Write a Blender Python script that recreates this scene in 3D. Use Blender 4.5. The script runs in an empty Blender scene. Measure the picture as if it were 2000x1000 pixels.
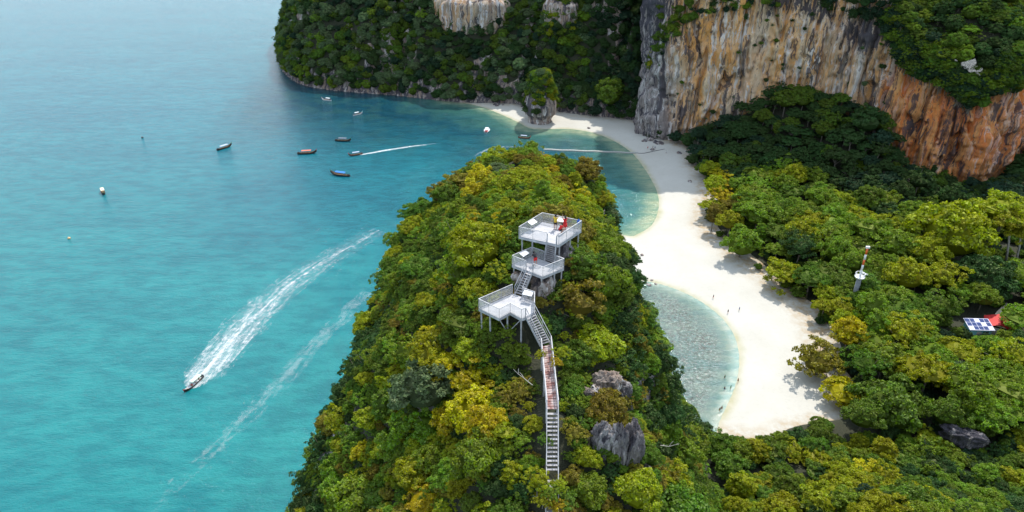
import bpy, bmesh, math, random
import numpy as np
from mathutils import Vector, Matrix

random.seed(7)
rng = np.random.default_rng(11)
sc = bpy.context.scene
COL = sc.collection

# ------------------------------------------------------------------ camera
CAM_H, PITCH, FPX = 150.0, math.radians(29.0), 1400.0
cam_d = bpy.data.cameras.new('camera')
cam = bpy.data.objects.new('camera', cam_d)
COL.objects.link(cam)
cam.location = (0, 0, CAM_H)
cam.rotation_euler = (math.radians(90) - PITCH, 0, 0)
cam_d.sensor_width = 36
cam_d.lens = 36 * FPX / 2000
cam_d.clip_start = 0.5
cam_d.clip_end = 20000
sc.camera = cam

# ------------------------------------------------------------------ light
SUN_EL, SUN_DIR = math.radians(55), (0.42, 0.90)
_az = math.atan2(SUN_DIR[0], SUN_DIR[1])          # clockwise from +Y
w = bpy.data.worlds.new('World')
sc.world = w
w.use_nodes = True
wn = w.node_tree
bg = wn.nodes['Background']
sky = wn.nodes.new('ShaderNodeTexSky')
sky.sky_type = 'NISHITA'
sky.sun_disc = False
sky.sun_elevation = SUN_EL
sky.sun_rotation = _az
sky.air_density = 1.0
sky.dust_density = 1.2
sky.ozone_density = 1.0
veil = wn.nodes.new('ShaderNodeMix')          # thin white high cloud over the whole sky
veil.data_type = 'RGBA'
veil.inputs[0].default_value = .6
veil.inputs[7].default_value = (5.2, 6.1, 7.0, 1)
wn.links.new(sky.outputs[0], veil.inputs[6])
wn.links.new(veil.outputs[2], bg.inputs[0])
bg.inputs[1].default_value = 0.15
sd = bpy.data.lights.new('sun', 'SUN')
sd.energy = 3.3
sd.angle = math.radians(0.6)
sd.color = (1.0, 0.95, 0.86)
sun = bpy.data.objects.new('sun', sd)
COL.objects.link(sun)
_sv = Vector((math.sin(_az) * math.cos(SUN_EL), math.cos(_az) * math.cos(SUN_EL), math.sin(SUN_EL)))
sun.rotation_euler = (-_sv).to_track_quat('-Z', 'Y').to_euler()
sun.location = (0, 0, 300)
sc.view_settings.view_transform = 'Standard'
sc.view_settings.look = 'None'
sc.view_settings.gamma = 1
sc.view_settings.use_curve_mapping = False
sc.view_settings.exposure = 0.62
sc.cycles.max_bounces = 6
sc.cycles.diffuse_bounces = 3
sc.cycles.glossy_bounces = 2
sc.cycles.transparent_max_bounces = 12

# ------------------------------------------------------------------ helpers
CP, SP = math.cos(PITCH), math.sin(PITCH)


def P(px, py, z=0.0):
    """where the view ray of a picture point meets the level z"""
    a, b = (px - 1000) / FPX, (py - 500) / FPX
    dz = -SP - b * CP
    t = (z - CAM_H) / dz
    return Vector((a * t, (CP - b * SP) * t, z))


def proj(x, y, z):
    """world -> picture point and depth (numpy friendly)"""
    dz = z - CAM_H
    dep = y * CP - dz * SP
    up = y * SP + dz * CP
    return 1000 + FPX * x / dep, 500 - FPX * up / dep, dep


def smooth(a, b, t):
    t = np.clip((t - a) / (b - a), 0, 1)
    return t * t * (3 - 2 * t)


def _h(ix, iy, iz, seed):
    n = (ix.astype(np.int64) * 374761393 + iy.astype(np.int64) * 668265263 + iz.astype(np.int64) * 2147483647 + seed * 974711) & 0x7fffffff
    n = ((n ^ (n >> 13)) * 1274126177) & 0x7fffffff
    n = (n ^ (n >> 16)) & 0xffff
    return n / 32767.5 - 1


def noise(x, y, z=0.0, seed=0):
    x, y, z = np.broadcast_arrays(np.asarray(x, float), np.asarray(y, float), np.asarray(z, float))
    fx, fy, fz = np.floor(x), np.floor(y), np.floor(z)
    tx, ty, tz = x - fx, y - fy, z - fz
    tx, ty, tz = (t * t * (3 - 2 * t) for t in (tx, ty, tz))
    r = 0
    for dx in (0, 1):
        for dy in (0, 1):
            for dz in (0, 1):
                r = r + _h(fx + dx, fy + dy, fz + dz, seed) * (tx if dx else 1 - tx) * (ty if dy else 1 - ty) * (tz if dz else 1 - tz)
    return r


def fbm(x, y, z=0.0, seed=0, o=4):
    r, a = 0, 1.0
    for k in range(o):
        r = r + a * noise(np.asarray(x) * 2 ** k, np.asarray(y) * 2 ** k, np.asarray(z) * 2 ** k, seed + k)
        a *= .5
    return r / 1.9


def mesh_np(name, v, f, mats=None, mi=None, sm=False):
    me = bpy.data.meshes.new(name)
    v = np.asarray(v, dtype=np.float32)
    me.vertices.add(len(v))
    me.vertices.foreach_set('co', v.ravel())
    f = np.asarray(f, dtype=np.int32)
    n, k = f.shape
    me.loops.add(n * k)
    me.loops.foreach_set('vertex_index', f.ravel())
    me.polygons.add(n)
    me.polygons.foreach_set('loop_start', np.arange(0, n * k, k, dtype=np.int32))
    me.polygons.foreach_set('loop_total', np.full(n, k, dtype=np.int32))
    if mats:
        for m in mats:
            me.materials.append(m)
    if mi is not None:
        me.polygons.foreach_set('material_index', np.asarray(mi, dtype=np.int32))
    me.polygons.foreach_set('use_smooth', np.full(n, sm))
    me.update()
    me.validate()
    return me


def grid_faces(nx, ny, mask=None):
    i = np.arange(nx * ny).reshape(ny, nx)
    f = np.stack([i[:-1, :-1], i[:-1, 1:], i[1:, 1:], i[1:, :-1]], -1).reshape(-1, 4)
    if mask is not None:
        f = f[mask.ravel()[f].any(1)]
    return f


def compact(v, f):
    u, inv = np.unique(f.ravel(), return_inverse=True)
    return v[u], inv.reshape(f.shape), u


def color_attr(me, name, cols):
    a = me.color_attributes.new(name, 'FLOAT_COLOR', 'POINT')
    c = np.ones((len(me.vertices), 4), dtype=np.float32)
    c[:, :cols.shape[1]] = cols
    a.data.foreach_set('color', c.ravel())


def obj(name, me, parent=None, loc=(0, 0, 0), rot=(0, 0, 0), scale=(1, 1, 1)):
    o = bpy.data.objects.new(name, me)
    COL.objects.link(o)
    o.location, o.rotation_euler, o.scale = loc, rot, scale
    if parent:
        o.parent = parent
    return o


def tag(o, label=None, cat=None, group=None, kind=None):
    if label: o['label'] = label
    if cat: o['category'] = cat
    if group: o['group'] = group
    if kind: o['kind'] = kind
    return o


class MB:
    """collects boxes, bars, tubes into one mesh"""
    def __init__(s):
        s.v, s.f, s.n = [], [], 0

    def add(s, v, f):
        s.v += [tuple(p) for p in v]
        s.f += [tuple(i + s.n for i in q) for q in f]
        s.n += len(v)
        return s

    def box(s, c, d, rz=0):
        cx, cy, cz = c
        hx, hy, hz = d[0] / 2, d[1] / 2, d[2] / 2
        cr, sr = math.cos(rz), math.sin(rz)
        v = [(cx + x * hx * cr - y * hy * sr, cy + x * hx * sr + y * hy * cr, cz + z * hz) for z in (-1, 1) for y in (-1, 1) for x in (-1, 1)]
        return s.add(v, [(0, 2, 3, 1), (4, 5, 7, 6), (0, 1, 5, 4), (2, 6, 7, 3), (0, 4, 6, 2), (1, 3, 7, 5)])

    def bar(s, a, b, wd, ht=None):
        """rectangular bar from a to b"""
        ht = ht or wd
        a, b = Vector(a), Vector(b)
        d = (b - a).normalized()
        side = d.cross(Vector((0, 0, 1)))
        side = side.normalized() if side.length > 1e-4 else Vector((1, 0, 0))
        up = side.cross(d).normalized()
        v = [p + side * (i * wd / 2) + up * (j * ht / 2) for p in (a, b) for i, j in ((-1, -1), (1, -1), (1, 1), (-1, 1))]
        return s.add(v, [(0, 3, 2, 1), (4, 5, 6, 7), (0, 1, 5, 4), (1, 2, 6, 5), (2, 3, 7, 6), (3, 0, 4, 7)])

    def tube(s, pts, rad, n=6):
        pts = [Vector(p) for p in pts]
        rs = rad if isinstance(rad, (list, tuple)) else [rad] * len(pts)
        v, f = [], []
        for i, p in enumerate(pts):
            d = (pts[min(i + 1, len(pts) - 1)] - pts[max(i - 1, 0)]).normalized()
            a = d.orthogonal().normalized() if abs(d.z) > .99 else d.cross(Vector((0, 0, 1))).normalized()
            b = d.cross(a)
            for k in range(n):
                t = 2 * math.pi * k / n
                v.append(p + (a * math.cos(t) + b * math.sin(t)) * rs[i])
        for i in range(len(pts) - 1):
            for k in range(n):
                f.append((i * n + k, i * n + (k + 1) % n, (i + 1) * n + (k + 1) % n, (i + 1) * n + k))
        f.append(tuple(range(n - 1, -1, -1)))
        f.append(tuple((len(pts) - 1) * n + k for k in range(n)))
        return s.add(v, f)

    def lathe(s, prof, c=(0, 0, 0), n=12):
        v, f = [], []
        for r, z in prof:
            for k in range(n):
                t = 2 * math.pi * k / n
                v.append((c[0] + r * math.cos(t), c[1] + r * math.sin(t), c[2] + z))
        for i in range(len(prof) - 1):
            for k in range(n):
                f.append((i * n + k, i * n + (k + 1) % n, (i + 1) * n + (k + 1) % n, (i + 1) * n + k))
        f.append(tuple(range(n - 1, -1, -1)))
        f.append(tuple((len(prof) - 1) * n + k for k in range(n)))
        return s.add(v, f)

    def mesh(s, name, mat, sm=False):
        me = bpy.data.meshes.new(name)
        me.from_pydata(s.v, [], s.f)
        me.materials.append(mat)
        if sm:
            for p in me.polygons: p.use_smooth = True
        me.update()
        return me

    def build(s, name, mat, parent=None, sm=False, loc=(0, 0, 0)):
        return obj(name, s.mesh(name, mat, sm), parent, loc)


def empty(name, loc=(0, 0, 0), rz=0):
    o = bpy.data.objects.new(name, None)
    COL.objects.link(o)
    o.location, o.rotation_euler = loc, (0, 0, rz)
    o.empty_display_size = .5
    return o


# ------------------------------------------------------------------ materials
class N:
    def __init__(s, name):
        s.m = bpy.data.materials.new(name)
        s.m.use_nodes = True
        s.t = s.m.node_tree
        s.t.nodes.clear()
        s.out = s.t.nodes.new('ShaderNodeOutputMaterial')

    def n(s, typ, **kw):
        nd = s.t.nodes.new('ShaderNode' + typ)
        ins = kw.pop('ins', {})
        for k, v in kw.items(): setattr(nd, k, v)
        for k, v in ins.items(): s.set(nd.inputs[k], v)
        return nd

    def set(s, sock, v):
        if isinstance(v, bpy.types.NodeSocket): s.t.links.new(v, sock)
        elif isinstance(v, (tuple, list)) and len(v) == 3 and sock.type == 'RGBA': sock.default_value = (*v, 1)
        else: sock.default_value = v

    def noise(s, vec, scale, detail=3, rough=.55, dist=0.0):
        return s.n('TexNoise', ins={'Vector': vec, 'Scale': scale, 'Detail': detail, 'Roughness': rough, 'Distortion': dist}).outputs[0]

    def map(s, vec, sc_=(1, 1, 1), loc=(0, 0, 0), rot=(0, 0, 0)):
        return s.n('Mapping', ins={'Vector': vec, 'Scale': sc_, 'Location': loc, 'Rotation': rot}).outputs[0]

    def ramp(s, fac, stops, interp='LINEAR'):
        r = s.n('ValToRGB')
        r.color_ramp.interpolation = interp
        e = r.color_ramp.elements
        while len(e) < len(stops): e.new(.5)
        for el, (p, c) in zip(e, stops):
            el.position = p
            el.color = (*c, 1) if isinstance(c, (tuple, list)) else (c, c, c, 1)
        s.set(r.inputs[0], fac)
        return r.outputs[0]

    def mix(s, fac, a, b, mode='MIX'):
        m = s.n('Mix', data_type='RGBA', blend_type=mode)
        s.set(m.inputs[0], fac); s.set(m.inputs[6], a); s.set(m.inputs[7], b)
        return m.outputs[2]

    def math(s, op, a, b=0.0, c=None):
        m = s.n('Math', operation=op)
        s.set(m.inputs[0], a); s.set(m.inputs[1], b)
        if c is not None: s.set(m.inputs[2], c)
        return m.outputs[0]

    def bump(s, h, strength=.5, dist=.1, normal=None):
        b = s.n('Bump', ins={'Height': h, 'Strength': strength, 'Distance': dist})
        if normal: s.set(b.inputs['Normal'], normal)
        return b.outputs[0]

    def pbr(s, col, rough=.7, normal=None, **kw):
        b = s.n('BsdfPrincipled', ins={'Base Color': col, 'Roughness': rough})
        if normal: s.set(b.inputs['Normal'], normal)
        for k, v in kw.items(): s.set(b.inputs[k], v)
        return b.outputs[0]

    def done(s, shader):
        s.t.links.new(shader, s.out.inputs[0])
        return s.m

    def pos(s): return s.n('NewGeometry').outputs['Position']
    def oco(s): return s.n('TexCoord').outputs['Object']
    def attr(s, name): return s.n('Attribute', attribute_name=name).outputs['Color']


def plain(name, col, rough=.6, var=.25, scale=3.0, metal=0.0):
    m = N(name)
    o = m.oco()
    nz = m.noise(o, scale, 4)
    c = m.mix(m.ramp(nz, [(.3, 0.0), (.7, 1.0)]), tuple(x * (1 - var) for x in col), tuple(min(1, x * (1 + var)) for x in col))
    return m.done(m.pbr(c, rough, m.bump(m.noise(o, scale * 6, 3), .15, .02), Metallic=metal))


def foliage_material():
    m = N('leaf_foliage')
    oi = m.n('ObjectInfo')
    base = m.n('Attribute', attribute_name='tree_tint', attribute_type='INSTANCER').outputs['Color']
    rnd = oi.outputs['Random']
    leaf = m.attr('leaf')
    sep = m.n('SeparateColor', ins={0: leaf})
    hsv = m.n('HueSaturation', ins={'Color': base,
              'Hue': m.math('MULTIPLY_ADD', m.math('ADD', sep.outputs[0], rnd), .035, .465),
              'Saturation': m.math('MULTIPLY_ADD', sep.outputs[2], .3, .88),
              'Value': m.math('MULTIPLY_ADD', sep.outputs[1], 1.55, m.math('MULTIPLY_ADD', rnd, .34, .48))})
    c = hsv.outputs[0]
    d = m.n('BsdfDiffuse', ins={'Color': c})
    t = m.n('BsdfTranslucent', ins={'Color': m.mix(.5, c, m.mix(1.0, c, (1.0, 1.15, .5), 'MULTIPLY'))})
    g = m.n('BsdfGlossy', ins={'Color': m.mix(.5, c, (.6, .6, .35)), 'Roughness': .5})
    a = m.n('MixShader', ins={0: .36, 1: d.outputs[0], 2: t.outputs[0]})
    b = m.n('MixShader', ins={0: .05, 1: a.outputs[0], 2: g.outputs[0]})
    return m.done(b.outputs[0])


def bark_material(name, c1, c2):
    m = N(name)
    p = m.map(m.oco(), (4, 4, .8))
    nz = m.noise(p, 3, 5)
    return m.done(m.pbr(m.mix(nz, c1, c2), .9, m.bump(nz, .6, .05)))


def rock_material():
    """weathered limestone; the vertex colour 'zone' holds R = bare grey, G = iron stained, B = dark algae"""
    m = N('limestone_rock')
    p = m.pos()
    z = m.n('SeparateColor', ins={0: m.attr('zone')})
    warp = m.mix(.12, p, m.n('TexNoise', ins={'Vector': p, 'Scale': .08, 'Detail': 3}).outputs[1], 'LINEAR_LIGHT')
    p2 = m.n('VectorMath', operation='MULTIPLY_ADD', ins={0: m.n('TexNoise', ins={'Vector': p, 'Scale': .12, 'Detail': 3}).outputs[1], 1: (5, 5, 0), 2: p}).outputs[0]
    st = m.map(p2, (1, 1, .07))
    st2 = m.map(p2, (1, 1, .035), (31, 7, 3))
    st3 = m.map(p2, (1, 1, .05), (3, 17, 9))
    big = m.noise(m.map(p, (1, 1, .6)), .05, 4, .6)
    warm = m.mix(m.ramp(m.noise(m.map(p2, (1, 1, .16)), .13, 7, .72), [(.42, 0.0), (.54, 1.0)]), (.78, .58, .37), (.78, .38, .11))
    warm = m.mix(m.ramp(big, [(.5, 0.0), (.66, .8)]), warm, (.72, .55, .40))
    red = m.mix(m.ramp(m.noise(st, .2, 5, .7), [(.4, 0.0), (.6, 1.0)]), (.74, .36, .12), (.76, .20, .03))
    c = m.mix(z.outputs[1], warm, red)
    grey = m.mix(m.ramp(m.noise(st3, .5, 5, .6), [(.35, 0.0), (.65, 1.0)]), (.13, .115, .12), (.36, .32, .31))
    c = m.mix(z.outputs[0], c, grey)
    # pale dripstone
    pale = m.ramp(m.noise(st2, .34, 6, .7), [(.52, 0.0), (.57, 1.0)])
    pale = m.math('MULTIPLY', pale, m.math('SUBTRACT', m.math('MULTIPLY_ADD', z.outputs[2], -.7, .85), m.math('MULTIPLY', z.outputs[1], .45)))
    c = m.mix(pale, c, (.80, .76, .74))
    # black algae streaks, wide and thin
    dk = m.ramp(m.noise(m.map(p2, (1, 1, .045), (77, 5, 1)), .22, 6, .66), [(.55, 0.0), (.59, 1.0)])
    dk2 = m.ramp(m.noise(m.map(p2, (1, 1, .03), (7, 51, 1)), .75, 4, .6), [(.57, 0.0), (.62, 1.0)])
    dkm = m.math('MAXIMUM', m.math('MULTIPLY', dk, .85), m.math('MULTIPLY', dk2, .6))
    alg = m.ramp(m.math('ADD', m.math('MULTIPLY', z.outputs[2], .62), m.math('MULTIPLY_ADD', m.noise(m.map(p2, (1, 1, .06)), .42, 6, .72), 2.4, -1.2)), [(.38, 0.0), (.52, 1.0)])
    dkm = m.math('MAXIMUM', dkm, m.math('MULTIPLY', alg, .93))
    c = m.mix(dkm, c, (.045, .042, .058))
    fine = m.noise(m.map(p, (1, 1, .4)), 1.6, 6, .7)
    c = m.mix(m.ramp(fine, [(.35, .38), (.62, 0.0)]), c, m.mix(.6, c, (.05, .04, .05)))
    bump = m.bump(m.noise(m.map(p2, (1, 1, .12)), .9, 7, .7), .9, 1.1, m.bump(m.noise(p, 3.0, 5, .7), .6, .35))
    return m.done(m.pbr(c, .88, bump))


def soil_material(name='forest_soil', a=(.014, .022, .010), b=(.045, .042, .022)):
    m = N(name)
    p = m.pos()
    c = m.mix(m.noise(p, .4, 6, .7), a, b)
    return m.done(m.pbr(c, .95, m.bump(m.noise(p, 2.0, 5), .8, .3)))


def sand_material():
    m = N('coral_sand')
    p = m.pos()
    z = m.n('SeparateColor', ins={0: m.attr('zone')})     # R wet edge, G litter plus painted tan shade near the trees
    c = m.mix(m.ramp(m.noise(p, .06, 5, .6), [(.35, 0.0), (.7, 1.0)]), (.50, .485, .44), (.45, .43, .38))
    c = m.mix(m.math('MULTIPLY', m.ramp(m.noise(p, .9, 6, .75), [(.5, 0.0), (.72, 1.0)]), .35), c, (.345, .33, .30))
    wet = m.mix(m.ramp(m.noise(p, .25, 4), [(.4, 0.0), (.6, 1.0)]), (.36, .345, .22), (.43, .40, .29))
    c = m.mix(z.outputs[0], c, wet)
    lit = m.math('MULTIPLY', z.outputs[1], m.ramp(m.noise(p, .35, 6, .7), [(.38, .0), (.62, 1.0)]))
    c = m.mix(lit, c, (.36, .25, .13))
    lump = m.noise(p, 1.3, 6, .65)
    return m.done(m.pbr(c, .95, m.bump(lump, .35, .12)))


def sea_material():
    m = N('sea_water')
    p = m.pos()
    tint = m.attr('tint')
    z = m.n('SeparateColor', ins={0: m.attr('zone')})     # R reef flat in the lagoon, G swell patches
    big = m.noise(m.map(p, (1, 2.4, 1)), .012, 6, .65)
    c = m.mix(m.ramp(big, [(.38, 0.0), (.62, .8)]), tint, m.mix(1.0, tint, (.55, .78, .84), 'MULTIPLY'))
    med = m.noise(m.map(p, (.8, 1.8, 1)), .11, 5, .65)
    c = m.mix(m.ramp(med, [(.42, 0.0), (.60, .6)]), c, m.mix(1.0, c, (.25, .60, .68), 'MULTIPLY'))
    # reef rubble seen through the shallow lagoon, plus glints painted as pale specks
    sp = m.noise(m.map(p, (1.0, 1.3, 1)), .62, 7, .85)
    rub = m.ramp(sp, [(.475, 0.0), (.515, 1.0)])
    patch = m.ramp(m.noise(p, .07, 4, .6), [(.38, .45), (.6, 1.0)])
    c = m.mix(m.math('MULTIPLY', m.math('MULTIPLY', rub, patch), z.outputs[0]), c, (.018, .028, .026))
    glint = m.ramp(m.noise(m.map(p, (1.0, 1.5, 1), (9, 4, 0)), .9, 6, .85), [(.54, 0.0), (.58, 1.0)])
    c = m.mix(m.math('MULTIPLY', m.math('MULTIPLY', m.math('MULTIPLY', glint, .55), patch), z.outputs[0]), c, (.46, .50, .49))
    reef = m.ramp(m.noise(p, .09, 6, .7), [(.47, 0.0), (.58, 1.0)])
    c = m.mix(m.math('MULTIPLY', m.math('MULTIPLY', reef, .65), z.outputs[1]), c, (.03, .10, .08))
    w1 = m.noise(m.map(p, (.55, 1.5, 1), rot=(0, 0, .12)), .38, 4, .6, .4)
    w2 = m.noise(m.map(p, (.7, 1.5, 1), rot=(0, 0, -.25)), 1.3, 4, .65)
    w3 = m.noise(m.map(p, (1, 1.6, 1), rot=(0, 0, .5)), .07, 3, .5)
    b = m.bump(w2, .9, .24, m.bump(w1, .8, .34, m.bump(w3, .3, .4)))
    return m.done(m.pbr(c, .09, b, IOR=1.333))


def foam_material(name, cover, streak=(1.2, 5.0), soft=.09, peak=.9):
    """white foam broken up by noise; vertex colour 'foam': R along, G across 0..1, B density"""
    m = N(name)
    f = m.attr('foam')
    s = m.n('SeparateColor', ins={0: f})
    p = m.pos()
    uv = m.n('CombineXYZ', ins={0: m.math('MULTIPLY', s.outputs[0], streak[0]), 1: m.math('MULTIPLY', s.outputs[1], streak[1]), 2: 0.0}).outputs[0]
    a = m.noise(uv, 1.0, 6, .68, .6)
    b = m.noise(p, .55, 6, .75)
    mix = m.math('ADD', m.math('MULTIPLY', a, .55), m.math('MULTIPLY', b, .45))
    th = m.math('SUBTRACT', m.math('ADD', mix, m.math('MULTIPLY', s.outputs[2], cover)), .72)
    al = m.math('MULTIPLY', m.ramp(m.math('DIVIDE', th, soft), [(0.0, 0.0), (1.0, 1.0)]), peak)
    sh = m.n('BsdfDiffuse', ins={'Color': (.80, .84, .86)})
    tr = m.n('BsdfTransparent')
    return m.done(m.n('MixShader', ins={0: al, 1: tr.outputs[0], 2: sh.outputs[0]}).outputs[0])


M_LEAF = foliage_material()
M_BARK = bark_material('tree_bark', (.10, .085, .07), (.22, .19, .15))
M_PALEBARK = bark_material('pale_bark', (.42, .38, .33), (.62, .58, .52))
M_ROCK = rock_material()
M_SOIL = soil_material()
M_SAND = sand_material()
M_SEA = sea_material()
M_GALV = plain('galvanised_steel', (.44, .44, .46), .55, .3, 1.6, .15)
M_MESHPANEL = plain('railing_mesh_wire', (.55, .56, .58), .6, .1, 2.0)


# ------------------------------------------------------------------ land shapes
def pts2(lst, z=0.0):
    return np.array([[*P(a, b, z)[:2]] for a, b in lst])


def seg_dist(x, y, poly, closed=True):
    """distance to a polyline"""
    best = np.full(x.shape, 1e9)
    n = len(poly)
    for i in range(n if closed else n - 1):
        ax, ay = poly[i]; bx, by = poly[(i + 1) % n]
        dx, dy = bx - ax, by - ay
        t = np.clip(((x - ax) * dx + (y - ay) * dy) / (dx * dx + dy * dy + 1e-9), 0, 1)
        best = np.minimum(best, np.hypot(x - ax - t * dx, y - ay - t * dy))
    return best


def inside(x, y, poly):
    r = np.zeros(x.shape, bool)
    n = len(poly)
    for i in range(n):
        ax, ay = poly[i]; bx, by = poly[(i + 1) % n]
        c = ((ay > y) != (by > y)) & (x < (bx - ax) * (y - ay) / (by - ay + 1e-12) + ax)
        r ^= c
    return r


def sdist(x, y, poly):
    d = seg_dist(x, y, poly)
    return np.where(inside(x, y, poly), d, -d)


def crom(pts, k=6, closed=False):
    pts = np.asarray(pts, float)
    n = len(pts)
    out = []
    rngi = range(n if closed else n - 1)
    for i in rngi:
        p0 = pts[(i - 1) % n] if closed or i > 0 else pts[i]
        p1, p2 = pts[i], pts[(i + 1) % n]
        p3 = pts[(i + 2) % n] if closed or i + 2 < n else p2
        for t in np.arange(k) / k:
            out.append(.5 * ((2 * p1) + (-p0 + p2) * t + (2 * p0 - 5 * p1 + 4 * p2 - p3) * t * t + (-p0 + 3 * p1 - 3 * p2 + p3) * t ** 3))
    if not closed: out.append(pts[-1])
    return np.array(out)


# low land (beach and forest floor): water line of the bay, then round the lagoon
SHORE_BAY = [(880, 197), (930, 206), (975, 222), (1010, 238), (1042, 252), (1110, 252), (1160, 260), (1200, 276), (1235, 300), (1262, 335), (1282, 372), (1286, 405), (1272, 440), (1235, 462)]
SHORE_LAG = [(1225, 545), (1258, 549), (1292, 556), (1332, 570), (1376, 594), (1416, 628), (1438, 668), (1443, 710), (1436, 752), (1420, 790), (1404, 825), (1396, 860)]
bay = crom(pts2(SHORE_BAY), 5)
lag = crom(pts2(SHORE_LAG), 5)
LOW = np.vstack([bay, [[30, 300], [20, 262]], lag, [[40, 130], [30, 60], [30, -60], [620, -60], [620, 640], [-60, 640]]])
# edge between sand and forest floor
FOREST_EDGE = [(1345, 292), (1352, 322), (1372, 350), (1376, 400), (1370, 440), (1398, 478), (1448, 514), (1500, 560), (1556, 604), (1588, 645), (1606, 700), (1612, 735), (1650, 780), (1652, 822), (1600, 832), (1545, 842), (1500, 864), (1400, 862)]
fed = crom(pts2(FOREST_EDGE), 4)
FOREST = np.vstack([[[620, 430], [94, 410]], fed, [[40, 120], [40, -60], [620, -60]]])

# height rows of the ridge: Y -> [(x, z) ...]
ROWS = {
    -60: [(-140, -8), (-75, 20), (-45, 66), (4, 92), (22, 78), (45, 45), (80, 32), (120, 46), (200, 40), (400, 20)],
    20: [(-90, -8), (-66, 0), (-42, 66), (4, 97), (22, 80), (44, 46), (78, 28), (120, 44), (180, 30), (400, 8)],
    43: [(-70, -8), (-54, 0), (-36, 69), (-8, 96), (4, 103), (14, 96), (20, 86), (42, 45), (72, 26), (112, 42), (170, 24), (400, 6)],
    60: [(-62, -8), (-46, 0), (-31, 70), (-10, 99), (3, 107.3), (13, 100), (19, 90), (40, 42), (66, 20), (106, 38), (160, 18), (400, 5)],
    72: [(-58, -8), (-42, 0), (-28, 75), (-10, 102), (4, 112), (13, 104), (16.5, 94), (37.5, 44), (60, 14), (100, 34), (155, 14), (400, 4)],
    84: [(-52, -8), (-38, 0), (-25, 80), (-8, 103), (5, 110.5), (14, 103), (16.5, 92), (35.5, 43), (53.5, 10), (96, 31), (150, 10), (400, 4)],
    100: [(-50, -8), (-36, 0), (-23, 83), (-8, 100), (4, 105), (14, 98), (16.5, 88), (29.5, 43), (44.5, 6), (92, 26), (150, 8), (400, 3)],
    118: [(-48, -8), (-36, 0), (-22, 85), (-6, 95), (3, 98), (12.5, 90), (18.5, 78), (25.5, 44), (34.5, 1), (88, 17), (150, 5), (400, 3)],
    135: [(-46, -8), (-34, 0), (-20, 83), (-6, 92), (3, 94), (17, 88), (22, 76), (25, 40), (27, -1), (86, 6), (150, 3), (400, 3)],
    152: [(-38, -8), (-26, 0), (-13, 80), (-2, 88), (5, 90), (18.5, 84), (22.5, 74), (26, 38), (30, -2), (84, 2), (150, 3), (400, 3)],
    164: [(-28, -8), (-16, -2), (-6, 60), (3, 77), (15, 74), (20, 50), (23, 10), (28, -3), (80, 2), (150, 3), (400, 3)],
    176: [(-28, -8), (-12, -6), (4, 0), (12, -4), (26, -5), (80, 2), (150, 3), (400, 3)],
    200: [(-28, -8), (26, -6), (55, 0), (100, 2), (180, 3), (400, 3)],
}
_ys = sorted(ROWS)


def ridge_h(x, y):
    tab = np.stack([np.interp(x, [a for a, b in ROWS[k]], [b for a, b in ROWS[k]]) for k in _ys])
    yy = np.clip(y, _ys[0], _ys[-1])
    i = np.clip(np.searchsorted(_ys, yy, side='right') - 1, 0, len(_ys) - 2)
    y0 = np.take(_ys, i); y1 = np.take(_ys, i + 1)
    t = (yy - y0) / (y1 - y0)
    sh = x.shape
    tab = tab.reshape(len(_ys), -1)
    j = np.arange(x.size)
    return (tab[i.ravel(), j] * (1 - t.ravel()) + tab[i.ravel() + 1, j] * t.ravel()).reshape(sh)


STAIR_LINE = [P(1080, 1060, 102), P(1079, 925, 105.2), P(1080, 800, 108.3), P(1068, 676, 108.3), P(1035, 615, 110.9), P(1000, 596, 110.9), P(1030, 540, 112.9), P(1050, 515, 112.9), P(1077, 478, 115), P(1075, 452, 115)]
_stl = np.array([[p.x, p.y] for p in STAIR_LINE])
_stz = np.array([p.z for p in STAIR_LINE])


def stair_floor(x, y):
    """ground kept just under the stairs and decks: lower bound, upper bound"""
    lo = np.full(x.shape, -1e9); hi = np.full(x.shape, 1e9)
    for i in range(len(_stl) - 1):
        (ax, ay), (bx, by) = _stl[i], _stl[i + 1]
        dx, dy = bx - ax, by - ay
        t = np.clip(((x - ax) * dx + (y - ay) * dy) / (dx * dx + dy * dy), 0, 1)
        d = np.hypot(x - ax - t * dx, y - ay - t * dy)
        zz = _stz[i] * (1 - t) + _stz[i + 1] * t
        lo = np.maximum(lo, zz - 2.4 - .05 * np.minimum(d, 9) ** 2 - 2.8 * np.maximum(d - 9, 0) - .9 * np.maximum(y - ay - t * dy, 0) * 0 - 1.1 * np.maximum(ay + t * dy - y, 0))
        hi = np.minimum(hi, zz - 1.5 + 1.0 * np.maximum(d - 2.2, 0))
    return lo, hi


def hill_h(x, y):
    x = np.asarray(x, float); y = np.asarray(y, float)
    h = ridge_h(x, y)
    wx = x + 2.5 * noise(x / 14, y / 14, seed=3)
    wy = y + 4 * noise(x / 17, y / 17, seed=5)
    h = .35 * h + .65 * ridge_h(wx, wy)
    out_f = smooth(1, -5, sdist(x, y, FOREST)) * smooth(40, 48, x) * smooth(100, 125, y)
    h = h - out_f * (h + 5) * smooth(30, 12, h)
    k = smooth(3, 20, h)
    near = smooth(2.0, 9.0, seg_dist(x, y, _stl, False))
    lo, hi = stair_floor(x, y)
    h = np.minimum(np.maximum(h, lo), hi)
    return h + k * near * (4.5 * fbm(x / 19, y / 19, seed=9) + 2.2 * fbm(x / 6, y / 6, seed=14))


# cliff of the right hand massif, base line going from the back left corner to the right
CL = crom([(112, 560), (92, 500), (85, 455), (83, 428), (92, 416), (112, 410), (140, 404), (168, 396), (190, 380), (203, 360), (222, 346), (240, 343), (258, 352), (278, 372), (310, 385), (360, 380), (430, 372), (520, 380)], 8)
MASSIF = np.vstack([CL, [[700, 420], [700, 900], [112, 900]]])


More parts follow.
